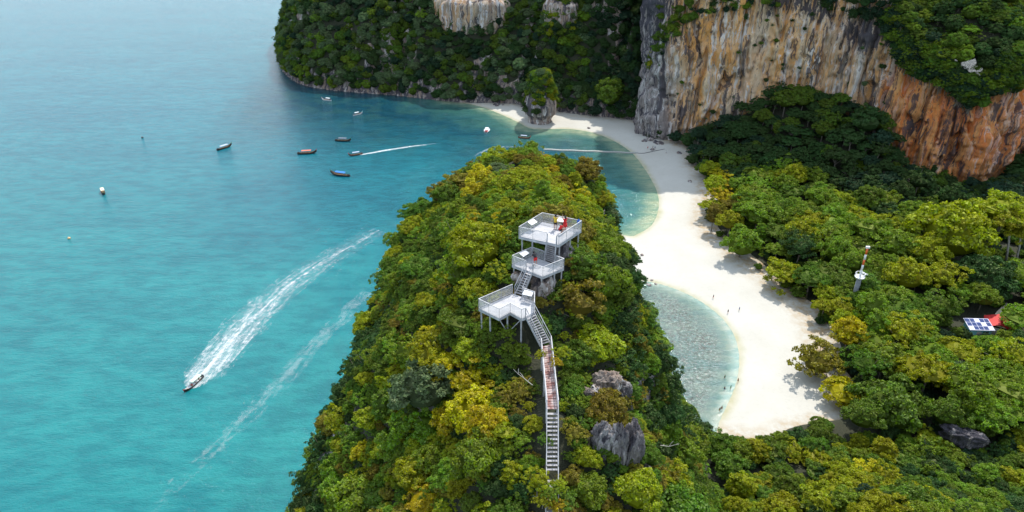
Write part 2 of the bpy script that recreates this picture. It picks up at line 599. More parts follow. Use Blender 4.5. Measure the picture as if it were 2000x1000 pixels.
def massif_top(s_in, x, y):
    """height of the plateau s_in metres behind the cliff edge"""
    t = smooth(172, 212, x)
    base = 108 * (1 - t) + 62 * t
    slope = .35 * (1 - t) + .95 * t
    return base + np.minimum(s_in, 90) * slope + 6 * fbm(x / 30, y / 30, seed=21)


# far headland
COAST = [(545, 112), (549, 128), (560, 146), (590, 165), (640, 175), (700, 181), (770, 186), (830, 193), (900, 200), (960, 203), (1010, 206), (1040, 214), (1110, 224), (1180, 232), (1256, 240)]
hc = crom(pts2(COAST), 5)
HEAD = np.vstack([hc, [[130, 500], [330, 600], [330, 1000], [-170, 1000], [-215, 800], [-222, 700]]])


def head_h(x, y):
    s = sdist(x, y, HEAD)
    s = s + 7 * fbm(x / 40, y / 40, seed=31) * smooth(0, 12, s)
    h = np.interp(s, [-30, 0, 2, 5, 30, 60, 100, 160], [-14, -1, 7, 14, 54, 94, 124, 145])
    # the valley behind the second beach is gentler, the seaward point steeper
    val = np.exp(-((x - 62) / 34) ** 2)
    h = h * (1 - .30 * val * (s > 0) * smooth(0, 10, s) * (1 - smooth(20, 60, s)))
    tip = smooth(-120, -190, x)
    h = np.where(s > 0, h * (1 + .35 * tip), h)
    k = smooth(0, 15, s)
    gully = np.abs(fbm(x / 46, y / 90, seed=35))
    return h + k * (8 * fbm(x / 48, y / 48, seed=33) + 5 * fbm(x / 15, y / 15, seed=34) - 22 * smooth(.16, 0, gully))


# ------------------------------------------------------------------ sea
def build_sea():
    def axis(a, b, step, far):
        core = np.arange(a, b, step)
        return np.concatenate([-np.geomspace(far, max(1, -a) + 40, 10) if a < 0 else [], core, np.geomspace(b + 20, far, 12)])
    xs = axis(-260, 330, 2.2, 9000)
    ys = np.concatenate([[-3000, -800, -200, 0, 30], np.arange(50, 640, 2.2), np.geomspace(660, 16000, 14)])
    X, Y = np.meshgrid(xs, ys)
    v = np.stack([X, Y, np.zeros_like(X)], -1).reshape(-1, 3)
    x, y = v[:, 0], v[:, 1]
    me = mesh_np('sea', v, grid_faces(len(xs), len(ys)), [M_SEA], sm=True)
    d_beach = seg_dist(x, y, bay, False)
    d_lag = seg_dist(x, y, lag, False)
    d_head = seg_dist(x, y, HEAD)
    wob = 7 * fbm(x / 26, y / 26, seed=41)
    deep = np.array([.010, .150, .190])
    near_sea = np.array([.013, .200, .205])
    teal = np.array([.006, .135, .170])
    bay_shade = np.array([.006, .050, .078])
    green = np.array([.09, .21, .155])
    edge = np.array([.36, .38, .24])
    col = deep + (near_sea - deep) * smooth(420, 130, y + .25 * x)[:, None]
    # darker bay teal, with the headland's shade and reflection painted into the tint
    inb = smooth(-185, -125, x + .12 * (y - 400)) * smooth(250, 330, y)
    col = col + (teal - col) * (inb * .9)[:, None]
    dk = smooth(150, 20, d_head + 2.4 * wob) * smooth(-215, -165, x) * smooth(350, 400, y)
    col = col + (bay_shade - col) * (dk * .92)[:, None]
    g = smooth(58, 6, d_beach + 2 * wob + 14)
    col = col + (green - col) * g[:, None]
    e = smooth(13, 1, d_beach + .5 * wob)
    col = col + (edge - col) * (e * .9)[:, None]
    # lagoon
    L = (x > 20) & (y < 285) & (y > 100)
    lagc = np.array([.14, .20, .165])
    lc2 = np.array([.04, .115, .12])
    dl = smooth(30, 55, d_lag + wob)
    lc = lagc + (lc2 - lagc) * dl[:, None]
    col = np.where(L[:, None], lc, col)
    el = smooth(4, .3, d_lag + .3 * wob) * L
    col = col + (np.array([.42, .44, .36]) - col) * el[:, None]
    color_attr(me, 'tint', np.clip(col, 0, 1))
    zone = np.zeros((len(v), 3))
    zone[:, 0] = L * smooth(3, 10, d_lag + .4 * wob) * .95
    zone[:, 1] = g * smooth(5, 16, d_beach) * (~L) + .5 * dk * (~L)
    color_attr(me, 'zone', zone)
    o = obj('sea', me)
    tag(o, 'turquoise sea with darker bay and pale shallows by the sand', kind='structure')


build_sea()


def low_z(x, y):
    s = sdist(x, y, LOW)
    h = np.interp(s, [-40, -6, 0, 12, 60, 200], [-6, -.6, 0, .75, 1.6, 2.6])
    return h + .12 * fbm(x / 9, y / 9, seed=51) * smooth(1, 8, s)


def build_low():
    xs = np.arange(-60, 340, 1.6)
    ys = np.arange(120, 560, 1.6)
    X, Y = np.meshgrid(xs, ys)
    x, y = X.ravel(), Y.ravel()
    s = sdist(x, y, LOW)
    z = low_z(x, y)
    # sand: everything not deep under the forest
    f = sdist(x, y, FOREST)
    keep = ((s > -6) & (f < 11)).reshape(X.shape)
    v = np.stack([x, y, z], -1)
    vv, ff, u = compact(v, grid_faces(len(xs), len(ys), keep))
    me = mesh_np('beach', vv, ff, [M_SAND], sm=True)
    zone = np.zeros((len(u), 3))
    su, fu = s[u], f[u]
    wob = fbm(vv[:, 0] / 7, vv[:, 1] / 7, seed=61)
    zone[:, 0] = smooth(3.2, .3, su + 1.5 * wob)
    zone[:, 1] = smooth(-9, 1, fu + 3 * wob) * .95  # litter widened to paint in the tan tone of tree shade
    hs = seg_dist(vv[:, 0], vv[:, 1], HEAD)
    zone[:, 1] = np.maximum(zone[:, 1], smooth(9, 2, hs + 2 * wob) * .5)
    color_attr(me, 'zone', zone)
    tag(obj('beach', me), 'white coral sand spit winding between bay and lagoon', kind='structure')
    # forest floor
    xs = np.arange(20, 620, 3.0)
    ys = np.arange(60, 560, 3.0)
    X, Y = np.meshgrid(xs, ys)
    x, y = X.ravel(), Y.ravel()
    f = sdist(x, y, FOREST)
    # talus slope rising to the cliff
    dc = seg_dist(x, y, CL, False)
    rise = talus(x, y, dc)
    z = low_z(x, y) + np.clip((f - 7) * .08, -.35, .35) + rise - 3 * smooth(150, 110, y)
    keep = (f > 4).reshape(X.shape)
    v = np.stack([x, y, z], -1)
    vv, ff, u = compact(v, grid_faces(len(xs), len(ys), keep))
    tag(obj('ground', mesh_np('forest_floor', vv, ff, [M_SOIL], sm=True)), 'shaded forest floor under the trees behind the beach', kind='structure')


def talus(x, y, dc=None):
    if dc is None: dc = seg_dist(x, y, CL, False)
    m = np.exp(-((x - 165) / 34) ** 2)
    a = smooth(62, 0, dc) * (9 * smooth(206, 192, x) + 21 * m) * smooth(84, 110, x)
    return np.where(y < 430, a, a)


build_low()


def floor_z(x, y):
    return low_z(x, y) + .3 + talus(x, y)


def build_hill():
    xs = np.arange(-72, 260, 1.5)
    ys = np.arange(-60, 186, 1.5)
    X, Y = np.meshgrid(xs, ys)
    x, y = X.ravel(), Y.ravel()
    z = hill_h(x, y)
    v = np.stack([x, y, z], -1)
    vv, ff, u = compact(v, grid_faces(len(xs), len(ys), (z > -7).reshape(X.shape)))
    me = mesh_np('hill', vv, ff, [M_SOIL, M_ROCK], sm=True)
    me.update()
    # bare rock where it is too steep for soil
    nz = np.zeros(len(me.polygons) * 3); me.polygons.foreach_get('normal', nz)
    me.polygons.foreach_set('material_index', (nz.reshape(-1, 3)[:, 2] < .45).astype(np.int32))
    zone = np.zeros((len(u), 3)); zone[:, 0] = .9; zone[:, 2] = .45
    color_attr(me, 'zone', zone)
    tag(obj('hill', me), 'steep wooded limestone ridge in the middle of the view', kind='structure')


build_hill()


# ------------------------------------------------------------------ rock walls
def wall(name, line, zb, zt, step=.9, amp=1.0, zonef=None, cap=None, seed=0, top_in=0.0):
    """a fluted rock face standing on a plan line (outward side is to the right of travel when flip is right)"""
    line = np.asarray(line, float)
    seg = np.hypot(*np.diff(line, axis=0).T)
    S = np.concatenate([[0], np.cumsum(seg)])
    n = int(S[-1] / step)
    s = np.linspace(0, S[-1], n)
    bx, by = np.interp(s, S, line[:, 0]), np.interp(s, S, line[:, 1])
    tx, ty = np.gradient(bx), np.gradient(by)
    k = np.ones(9) / 9
    tx = np.convolve(np.pad(tx, 4, 'edge'), k, 'valid'); ty = np.convolve(np.pad(ty, 4, 'edge'), k, 'valid')
    ln = np.hypot(tx, ty) + 1e-9
    nx, ny = ty / ln, -tx / ln
    top = zt(bx, by) if callable(zt) else np.full(n, float(zt))
    m = int((np.max(top) - zb) / (step * 1.25))
    t = np.linspace(0, 1, m)[:, None]
    Z = zb + (top[None] - zb) * t
    SS = np.broadcast_to(s, Z.shape)
    warp = 2.2 * fbm(SS / 18, Z / 26, seed=seed + 1)
    a = 5.5 * fbm(SS / 34, Z / 55, seed=seed + 2)
    fl = 1 - np.abs(fbm((SS + warp) / 5.5, Z / 38, seed=seed + 3))
    b = 4.2 * (fl - .7)
    fl2 = 1 - np.abs(fbm((SS + warp) / 2.0, Z / 16, seed=seed + 4, o=3))
    c = 1.7 * (fl2 - .7)
    ledge = 1.3 * fbm(SS / 9, Z / 4.5, seed=seed + 5)
    cave = -3.5 * smooth(.42, .7, fbm(SS / 7, Z / 11, seed=seed + 6))
    crack = -3.2 * smooth(.10, .0, np.abs(fbm((SS + 1.5 * warp) / 13, Z / 90, seed=seed + 8))) - 1.6 * smooth(.07, .0, np.abs(fbm((SS + warp) / 5, Z / 40, seed=seed + 9)))
    D = amp * (a + b + c + ledge + cave + crack)
    D = D - top_in * smooth(.55, 1.0, np.broadcast_to(t, Z.shape)) + 1.5 * amp * np.sin(np.broadcast_to(t, Z.shape) * 3.1)
    X = bx[None] + nx[None] * D; Y = by[None] + ny[None] * D
    v = np.stack([X, Y, Z], -1).reshape(-1, 3)
    f = grid_faces(n, m)
    me = mesh_np(name, v, f, [M_ROCK], sm=True)
    zo = zonef(v[:, 0], v[:, 1], v[:, 2]) if zonef else np.tile([.7, 0, .3], (len(v), 1))
    color_attr(me, 'zone', np.clip(zo, 0, 1))
    return me, (X[-1], Y[-1], Z[-1])


def blob(px, py, cx, cy, rx, ry):
    return np.exp(-(((px - cx) / rx) ** 2 + ((py - cy) / ry) ** 2))


def cliff_zone(x, y, z):
    px, py, _ = proj(x, y, z)
    n = fbm(x / 12 + y / 12, z / 45, seed=71)
    grey = smooth(1345, 1290, px + 25 * n) * .95
    grey = np.maximum(grey, .55 * blob(px, py, 1680, 60, 70, 70) + .3 * n)
    red = smooth(1690, 1760, px + 22 * n) * smooth(120, 200, py + .4 * (px - 1700) + 30 * n)
    red = np.maximum(red, .45 * blob(px, py, 1540, 215, 60, 60))
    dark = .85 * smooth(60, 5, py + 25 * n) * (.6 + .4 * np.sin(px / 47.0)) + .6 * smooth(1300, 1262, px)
    for cx, cy, rx, ry, a in ((1330, 215, 38, 50, .75), (1475, 205, 14, 50, .5), (1405, 190, 14, 50, .5), (1680, 70, 46, 45, .8), (1735, 60, 60, 40, .7), (1790, 245, 42, 55, .75),
                              (1845, 300, 9, 50, .6), (1870, 320, 16, 50, .8), (1320, 70, 50, 50, .7), (1870, 210, 30, 60, .7), (1600, 20, 30, 40, .6)):
        dark = dark + a * blob(px, py, cx, cy, rx, ry)
    return np.stack([grey, red, np.minimum(dark + .18 * n, 1)], -1)


def cliff_top(bx, by):
    t = smooth(172, 212, bx)
    return 110 * (1 - t) + 60 * t + 7 * fbm(bx / 22, by / 22, seed=23) * (1 - .3 * t) - 12 * np.exp(-((bx - 236) / 10) ** 2)


cm, (cx_, cy_, cz_) = wall('cliff', CL, -1.5, cliff_top, .75, 1.4, cliff_zone, seed=100, top_in=3)
tag(obj('cliff', cm), 'tall orange and white streaked limestone cliff above the forest', kind='structure')


def build_massif():
    xs = np.arange(80, 700, 3.5)
    ys = np.arange(338, 900, 3.5)
    X, Y = np.meshgrid(xs, ys)
    x, y = X.ravel(), Y.ravel()
    s = sdist(x, y, MASSIF)
    z = massif_top(np.maximum(s, 0), x, y)
    v = np.stack([x, y, z], -1)
    vv, ff, u = compact(v, grid_faces(len(xs), len(ys), (s > 4).reshape(X.shape)))
    me = mesh_np('massif', vv, ff, [M_SOIL], sm=True)
    tag(obj('hill', me), 'wooded plateau on top of the orange cliff', kind='structure')


build_massif()


def build_headland():
    xs = np.arange(-235, 340, 2.6)
    ys = np.arange(425, 1000, 2.6)
    X, Y = np.meshgrid(xs, ys)
    x, y = X.ravel(), Y.ravel()
    z = head_h(x, y)
    s = sdist(x, y, HEAD)
    v = np.stack([x, y, z], -1)
    vv, ff, u = compact(v, grid_faces(len(xs), len(ys), (s > -4).reshape(X.shape)))
    me = mesh_np('headland', vv, ff, [M_SOIL, M_ROCK], sm=True)
    me.update()
    nz = np.zeros(len(me.polygons) * 3); me.polygons.foreach_get('normal', nz)
    cz = np.zeros(len(me.polygons) * 3); me.polygons.foreach_get('center', cz)
    me.polygons.foreach_set('material_index', ((nz.reshape(-1, 3)[:, 2] < .42) | (cz.reshape(-1, 3)[:, 2] < 12)).astype(np.int32))
    zone = np.zeros((len(u), 3)); zone[:, 0] = .8
    zone[:, 2] = .75 - .35 * smooth(10, 20, vv[:, 2])
    color_attr(me, 'zone', zone)
    tag(obj('headland', me), 'high dark green wooded headland across the bay', kind='structure')


build_headland()


def hz(x, y, z):
    n = fbm(x / 9, z / 30, seed=77)
    return np.stack([.55 + .5 * n, np.zeros_like(x), .15 + .4 * n], -1)


# the bare patch at the top of the headland: wedge, wide at the top
def head_patch():
    p0 = None
    x0, y0 = -55.0, 0
    a, b = (935 - 1000) / FPX, (70 - 500) / FPX
    for t in np.arange(430, 800, 1.0):
        x, y, z = a * t, (CP - b * SP) * t, CAM_H + (-SP - b * CP) * t
        if z < float(head_h(np.array([x]), np.array([y]))[0]) + 2: break
    line = [(x - 34, y + 30), (x - 22, y + 10), (x - 8, y + 2), (x + 8, y + 1), (x + 20, y + 10), (x + 30, y + 30)]
    me, _ = wall('rock_face', crom(line, 6), z + 1, z + 34, .8, .8, hz, seed=300, top_in=14)
    tag(obj('cliff_patch', me), 'bare white and tan rock face high on the wooded headland', 'cliff')
    return x, y, z


HP = head_patch()


def tower(name, cx, cy, prof, label, seed, zonef, lean=(0, 0), cat='rock', sq=1.0):
    """free standing rock: profile of (z, radius)"""
    n, m = 90, 70
    zs = np.linspace(prof[0][0], prof[-1][0], m)[:, None]
    R = np.interp(zs, [p[0] for p in prof], [p[1] for p in prof])
    th = np.linspace(0, 2 * math.pi, n, endpoint=False)[None]
    X0, Y0 = np.cos(th), np.sin(th)
    d = 1 + .16 * fbm(X0 * 1.3, Y0 * 1.3, zs / 14, seed=seed) + .10 * (1 - 2 * np.abs(fbm(X0 * 4.5, Y0 * 4.5, zs / 22, seed=seed + 1))) + .06 * fbm(X0 * 9, Y0 * 9, zs / 5, seed=seed + 2)
    k = (zs - prof[0][0]) / (prof[-1][0] - prof[0][0])
    X = cx + R * d * X0 * sq + lean[0] * k; Y = cy + R * d * Y0 + lean[1] * k
    Z = zs + 1.2 * fbm(X / 5, Y / 5, seed=seed + 3) * (k > .5)
    v = np.stack([X, Y, np.broadcast_to(Z, X.shape)], -1).reshape(-1, 3)
    i = np.arange(n * m).reshape(m, n)
    j = np.roll(i, -1, 1)
    f = np.stack([i[:-1], j[:-1], j[1:], i[1:]], -1).reshape(-1, 4)
    me = mesh_np(name, v, f, [M_ROCK], sm=True)
    color_attr(me, 'zone', np.clip(zonef(v[:, 0], v[:, 1], v[:, 2]), 0, 1))
    return tag(obj(name, me), label, cat)


def stack_zone(x, y, z):
    n = fbm(x / 4, z / 8, seed=81)
    return np.stack([.85 + 0 * x, .2 * smooth(5, 1, z), .55 * smooth(6, 9, z + 2 * n) + .5 * smooth(1.6, .6, z) + .2 * n], -1)


st = P(1074, 246)
tower('sea_stack', st.x - 6, st.y + 8, [(-1, 6.6), (.8, 7.0), (2.2, 6.6), (4.5, 7.4), (7, 9.6), (12, 9.6), (17, 8.2), (22, 6.4), (27, 4), (30, 2.5), (31, .3)],
      'undercut dark rock stack topped with bushes on the far beach', 400, stack_zone)
tower('rock_pinnacle', 34, 512, [(0, 17), (12, 15), (30, 12.5), (45, 11), (55, 12), (63, 12), (67, 9), (69.5, .5)],
      'tall grey rock pinnacle standing before the far forest slope', 430, lambda x, y, z: np.stack([.75 + 0 * x, .2 + 0 * x, .35 + .5 * fbm(x / 6, z / 9, seed=83)], -1))

# ------------------------------------------------------------------ tree meshes
def crown_arrays(seed, shape='round', nleaf=2600, leaf=.085, nclump=26, crs=1.0):
    """unit tree: crown radius 1, base of the crown at z=.35, trunk foot at z=-.6"""
    r = np.random.default_rng(seed)
    C, RC = [], []
    ph = r.uniform(0, 7)
    for k in range(nclump):
        u = (k + .5) / nclump
        t = k * 2.39996 + ph + r.uniform(-.3, .3)
        if shape == 'round':
            el = math.asin(max(-.25, 1 - 1.2 * u)); R = r.uniform(.58, .84)
            c = (R * math.cos(el) * math.cos(t), R * math.cos(el) * math.sin(t), .75 + .72 * R * math.sin(el)); rc = r.uniform(.20, .36)
        elif shape == 'flat':
            rr = math.sqrt(u) * .85
            c = (rr * math.cos(t), rr * math.sin(t), 1.02 - .42 * rr * rr + r.uniform(-.12, .10) - (.25 if k % 4 == 0 else 0)); rc = r.uniform(.18, .32)
        elif shape == 'tall':
            el = math.asin(max(-.7, 1 - 1.6 * u)); R = r.uniform(.5, .72)
            c = (R * .8 * math.cos(el) * math.cos(t), R * .8 * math.cos(el) * math.sin(t), .95 + 1.15 * R * math.sin(el)); rc = r.uniform(.2, .34)
        else:  # loose
            el = math.asin(max(-.3, 1 - 1.3 * u)); R = r.uniform(.5, 1.0)
            c = (R * math.cos(el) * math.cos(t), R * math.cos(el) * math.sin(t), .75 + .7 * R * math.sin(el)); rc = r.uniform(.13, .26)
        C.append(c); RC.append(rc)
    C, RC = np.array(C), np.array(RC) * crs
    az = np.arctan2(C[:, 1], C[:, 0])
    lob = 1 + .26 * np.sin(az * 2 + ph * 3) * r.uniform(.3, 1) + .16 * np.sin(az * 3 + ph * 5)
    C[:, :2] *= lob[:, None]
    C[:, 2] += .10 * np.sin(az * 2 + ph * 7) + r.normal(0, .05, len(C))
    wgt = RC ** 2; wgt /= wgt.sum()
    k = r.choice(len(C), nleaf, p=wgt)
    n = r.normal(size=(nleaf, 3)); n[:, 2] = np.abs(n[:, 2]) * .9 + n[:, 2] * .35 + .15
    out = C[k] - np.array([0, 0, .55]); out /= np.linalg.norm(out, axis=1)[:, None] + 1e-6
    n = n / np.linalg.norm(n, axis=1)[:, None] + .55 * out
    n /= np.linalg.norm(n, axis=1)[:, None]
    fl = .62 if shape == 'flat' else .85
    pos = C[k] + n * RC[k][:, None] * r.uniform(.55, 1.08, (nleaf, 1)) * np.array([1, 1, fl])
    # second scale: tufts
    pos += .05 * np.stack([noise(pos[:, 0] * 9, pos[:, 1] * 9, pos[:, 2] * 9, seed + q) for q in range(3)], -1)
    nn = n + r.normal(size=(nleaf, 3)) * .45
    nn /= np.linalg.norm(nn, axis=1)[:, None]
    a = np.cross(nn, r.normal(size=(nleaf, 3))); a /= np.linalg.norm(a, axis=1)[:, None]
    b = np.cross(nn, a)
    sz = leaf * r.uniform(.55, 1.25, (nleaf, 1))
    # each leaf spray is a bent kite: 4 corners, one folded
    q0, q1 = pos - a * sz * .62, pos + b * sz * .42 - nn * sz * .12
    q2, q3 = pos + a * sz * .62 - nn * sz * .15, pos - b * sz * .42 - nn * sz * .12
    V = np.stack([q0, q1, q2, q3], 1).reshape(-1, 3)
    F = np.arange(nleaf * 4).reshape(-1, 4)
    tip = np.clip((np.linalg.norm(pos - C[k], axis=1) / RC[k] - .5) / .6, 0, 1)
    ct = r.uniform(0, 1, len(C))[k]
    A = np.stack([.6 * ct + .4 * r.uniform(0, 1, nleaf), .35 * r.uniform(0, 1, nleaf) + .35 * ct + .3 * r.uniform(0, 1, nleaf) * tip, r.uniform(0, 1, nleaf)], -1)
    A = np.repeat(A, 4, 0)
    # inner mass of twigs and leaves so the crown is not hollow
    nu, nv = 10, 6
    cv = []
    for i in range(nv + 1):
        e = -math.pi / 2 + math.pi * i / nv
        for j in range(nu):
            t = 2 * math.pi * j / nu
            d = np.array([math.cos(e) * math.cos(t), math.cos(e) * math.sin(t), math.sin(e)])
            if shape == 'flat': cv.append(d * [.72, .72, .22] + [0, 0, .78])
            elif shape == 'tall': cv.append(d * [.48, .48, .75] + [0, 0, .95])
            elif shape == 'loose': cv.append(d * [.5, .5, .35] + [0, 0, .72])
            else: cv.append(d * [.66, .66, .5] + [0, 0, .72])
    cv = np.array(cv); cv *= 1 + .12 * noise(cv[:, 0] * 4, cv[:, 1] * 4, cv[:, 2] * 4, seed)[:, None]
    cf = [[i * nu + j, i * nu + (j + 1) % nu, (i + 1) * nu + (j + 1) % nu, (i + 1) * nu + j] for i in range(nv) for j in range(nu)]
    V = np.vstack([V, cv]); F = np.vstack([F, np.array(cf) + nleaf * 4])
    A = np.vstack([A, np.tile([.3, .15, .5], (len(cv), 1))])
    return V, F, A, C


def trunk_mb(C, seed, h0=-.6, top=.75, rad=.055):
    r = random.Random(seed)
    mb = MB()
    k1 = Vector((r.uniform(-.06, .06), r.uniform(-.06, .06), .15))
    mb.tube([(0, 0, h0), k1, (k1.x * 1.5, k1.y * 1.5, top)], [rad, rad * .75, rad * .4], 6)
    for i in range(0, len(C), max(1, len(C) // 7)):
        c = Vector(C[i]); s = Vector((k1.x, k1.y, r.uniform(.1, .5)))
        mid = (s + c) / 2 + Vector((0, 0, -.06))
        mb.tube([s, mid, c], [rad * .45, rad * .3, rad * .12], 4)
    return mb


SHAPES = []          # (shape name, crown mesh, trunk mesh, joined mesh)


def add_shape(shape, seed, **kw):
    V, F, A, C = crown_arrays(seed, shape, **kw)
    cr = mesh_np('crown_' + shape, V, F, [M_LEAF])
    color_attr(cr, 'leaf', A)
    tb = trunk_mb(C, seed)
    tr = tb.mesh('trunk_' + shape, M_BARK, True)
    tv = np.array([tuple(v) for v in tb.v]); tf = [q if len(q) == 4 else None for q in tb.f]
    tf = np.array([q for q in tf if q])
    J = mesh_np('tree_' + shape, np.vstack([V, tv]), np.vstack([F, tf + len(V)]), [M_LEAF, M_BARK], mi=[0] * len(F) + [1] * len(tf))
    color_attr(J, 'leaf', np.vstack([A, np.zeros((len(tv), 3))]))
    SHAPES.append((shape, cr, tr, J))


for sd_ in range(5): add_shape('round', 500 + sd_, nleaf=8200, leaf=.068, nclump=64, crs=.72)
for sd_ in range(3): add_shape('flat', 520 + sd_, nleaf=7200, leaf=.068, nclump=66, crs=.72)
for sd_ in range(2): add_shape('tall', 540 + sd_, nleaf=7000, leaf=.07, nclump=56, crs=.74)
for sd_ in range(3): add_shape('loose', 560 + sd_, nleaf=4400, leaf=.068, nclump=62, crs=.85)
IDX = {s: [i for i, q in enumerate(SHAPES) if q[0] == s] for s in ('round', 'flat', 'tall', 'loose')}

PAL = [('dark green', (.034, .070, .022)), ('mid green', (.082, .135, .020)), ('fresh green', (.125, .190, .022)),
       ('yellow green', (.210, .228, .014)), ('golden', (.34, .285, .014)), ('olive brown', (.165, .140, .024)),
       ('grey green', (.095, .140, .065)), ('blackish green', (.020, .048, .028))]

# hidden library for the mass planting (never linked to the scene)
LIB = bpy.data.collections.new('tree_library')
for j, s in enumerate(SHAPES):
    LIB.objects.link(bpy.data.objects.new('plant.%03d' % j, s[3]))


def planter_group():
    ng = bpy.data.node_groups.new('planting', 'GeometryNodeTree')
    ng.interface.new_socket('Geometry', in_out='INPUT', socket_type='NodeSocketGeometry')
    ng.interface.new_socket('Geometry', in_out='OUTPUT', socket_type='NodeSocketGeometry')
    gi, go = ng.nodes.new('NodeGroupInput'), ng.nodes.new('NodeGroupOutput')
    ci = ng.nodes.new('GeometryNodeCollectionInfo')
    ci.inputs[0].default_value = LIB
    ci.inputs['Separate Children'].default_value = True
    ci.inputs['Reset Children'].default_value = True
    ip = ng.nodes.new('GeometryNodeInstanceOnPoints')
    ip.inputs['Pick Instance'].default_value = True

    def na(name, typ):
        n = ng.nodes.new('GeometryNodeInputNamedAttribute')
        n.data_type = typ
        n.inputs[0].default_value = name
        return next(o for o in n.outputs if o.enabled and o.name == 'Attribute')
    L = ng.links
    L.new(gi.outputs[0], ip.inputs['Points'])
    L.new(ci.outputs[0], ip.inputs['Instance'])
    L.new(na('pick', 'INT'), ip.inputs['Instance Index'])
    L.new(na('turn', 'FLOAT_VECTOR'), ip.inputs['Rotation'])
    L.new(na('size', 'FLOAT_VECTOR'), ip.inputs['Scale'])
    L.new(ip.outputs[0], go.inputs[0])
    return ng


PLANT = planter_group()


def plant_mass(name, label, T):
    """T rows: x y z r pal shape rz tx ty vs"""
    T = np.asarray(T)
    me = bpy.data.meshes.new(name)
    me.vertices.add(len(T))
    me.vertices.foreach_set('co', T[:, :3].astype(np.float32).ravel())
    a = me.attributes.new('pick', 'INT', 'POINT'); a.data.foreach_set('value', T[:, 5].astype(np.int32))
    a = me.attributes.new('tree_tint', 'FLOAT_VECTOR', 'POINT'); a.data.foreach_set('vector', np.array([PAL[int(k)][1] for k in T[:, 4]], dtype=np.float32).ravel())
    a = me.attributes.new('turn', 'FLOAT_VECTOR', 'POINT'); a.data.foreach_set('vector', T[:, [7, 8, 6]].astype(np.float32).ravel())
    s = np.stack([T[:, 3], T[:, 3], T[:, 3] * T[:, 9]], -1)
    a = me.attributes.new('size', 'FLOAT_VECTOR', 'POINT'); a.data.foreach_set('vector', s.astype(np.float32).ravel())
    o = obj(name, me)
    md = o.modifiers.new('planting', 'NODES'); md.node_group = PLANT
    return tag(o, label, kind='stuff')


def poisson(xs, ys, zs, rad, order=None):
    """greedy dart selection in 3D; rad per candidate"""
    cell = 4.0
    gridd = {}
    keep = []
    mr = float(np.max(rad))
    span = int(math.ceil(mr / cell))
    for i in range(len(xs)):
        x, y, z, r = xs[i], ys[i], zs[i], rad[i]
        cx, cy, cz = int(x // cell), int(y // cell), int(z // cell)
        sp = int(math.ceil(r / cell))
        ok = True
        for a in range(cx - sp, cx + sp + 1):
            for b in range(cy - sp, cy + sp + 1):
                for c in range(cz - sp, cz + sp + 1):
                    for j in gridd.get((a, b, c), ()):
                        rr = .5 * (r + rad[j])
                        if (x - xs[j]) ** 2 + (y - ys[j]) ** 2 + (z - zs[j]) ** 2 < rr * rr:
                            ok = False; break
                    if not ok: break
                if not ok: break
            if not ok: break
        if ok:
            gridd.setdefault((cx, cy, cz), []).append(i); keep.append(i)
    return np.array(keep)


def slope_candidates(hf, x0, x1, y0, y1, n, r):
    """area weighted candidates on a height function"""
    x = r.uniform(x0, x1, n * 4); y = r.uniform(y0, y1, n * 4)
    e = .8
    z = hf(x, y); gx = (hf(x + e, y) - z) / e; gy = (hf(x, y + e) - z) / e
    wgt = np.sqrt(1 + gx * gx + gy * gy)
    k = r.uniform(0, 5, n * 4) < wgt
    x, y, z, gx, gy = (q[k][:n] for q in (x, y, z, gx, gy))
    return x, y, z, gx, gy


def trow(x, y, z, r, pal, shp, gx=0, gy=0, rr=random, lean=.35, vs=None):
    shape_i = rr.choice(IDX[shp])
    # lean outward on slopes
    return [x, y, z, r, pal, shape_i, rr.uniform(0, 6.28), 0 + lean * max(-1, min(1, -gy)) * -1 * .5, lean * max(-1, min(1, -gx)) * .5, vs or rr.uniform(.85, 1.15)]


# keep clear: picture regions of things that must stay in view (x0,y0,x1,y1, depth)
KEEP = [(1008, 408, 1142, 482, 74), (996, 474, 1106, 548, 71), (930, 552, 1050, 630, 68), (1040, 600, 1076, 672, 66), (1056, 672, 1098, 800, 60), (1062, 800, 1096, 912, 56),
        (950, 622, 1024, 652, 66), (1040, 545, 1086, 588, 66),
        (1158, 735, 1240, 775, 68), (1196, 848, 1246, 906, 68)]


def blocked(x, y, z, r, pad=.66):
    px, py, d = proj(x, y, z + .75 * r)
    pr = r * FPX / d * pad
    for x0, y0, x1, y1, dd in KEEP:
        if d - r < dd + 3 and px + pr > x0 and px - pr < x1 and py + pr > y0 and py - pr < y1:
            return True
    return False


ALL = []   # candidate individual trees: dict rows with area name


def in_view(x, y, z, m=60):
    px, py, d = proj(x, y, z)
    return (d > 5) & (px > -m) & (px < 2000 + m) & (py > -m) & (py < 1000 + m)


def hill_occluded(x, y, z):
    """does the ridge stand between the camera and the point"""
    occ = np.zeros(len(x), bool)
    for t in np.linspace(.25, .96, 40):
        occ |= hill_h(x * t, y * t) > CAM_H + (z - CAM_H) * t + .5
    return occ


rr = random.Random(5)
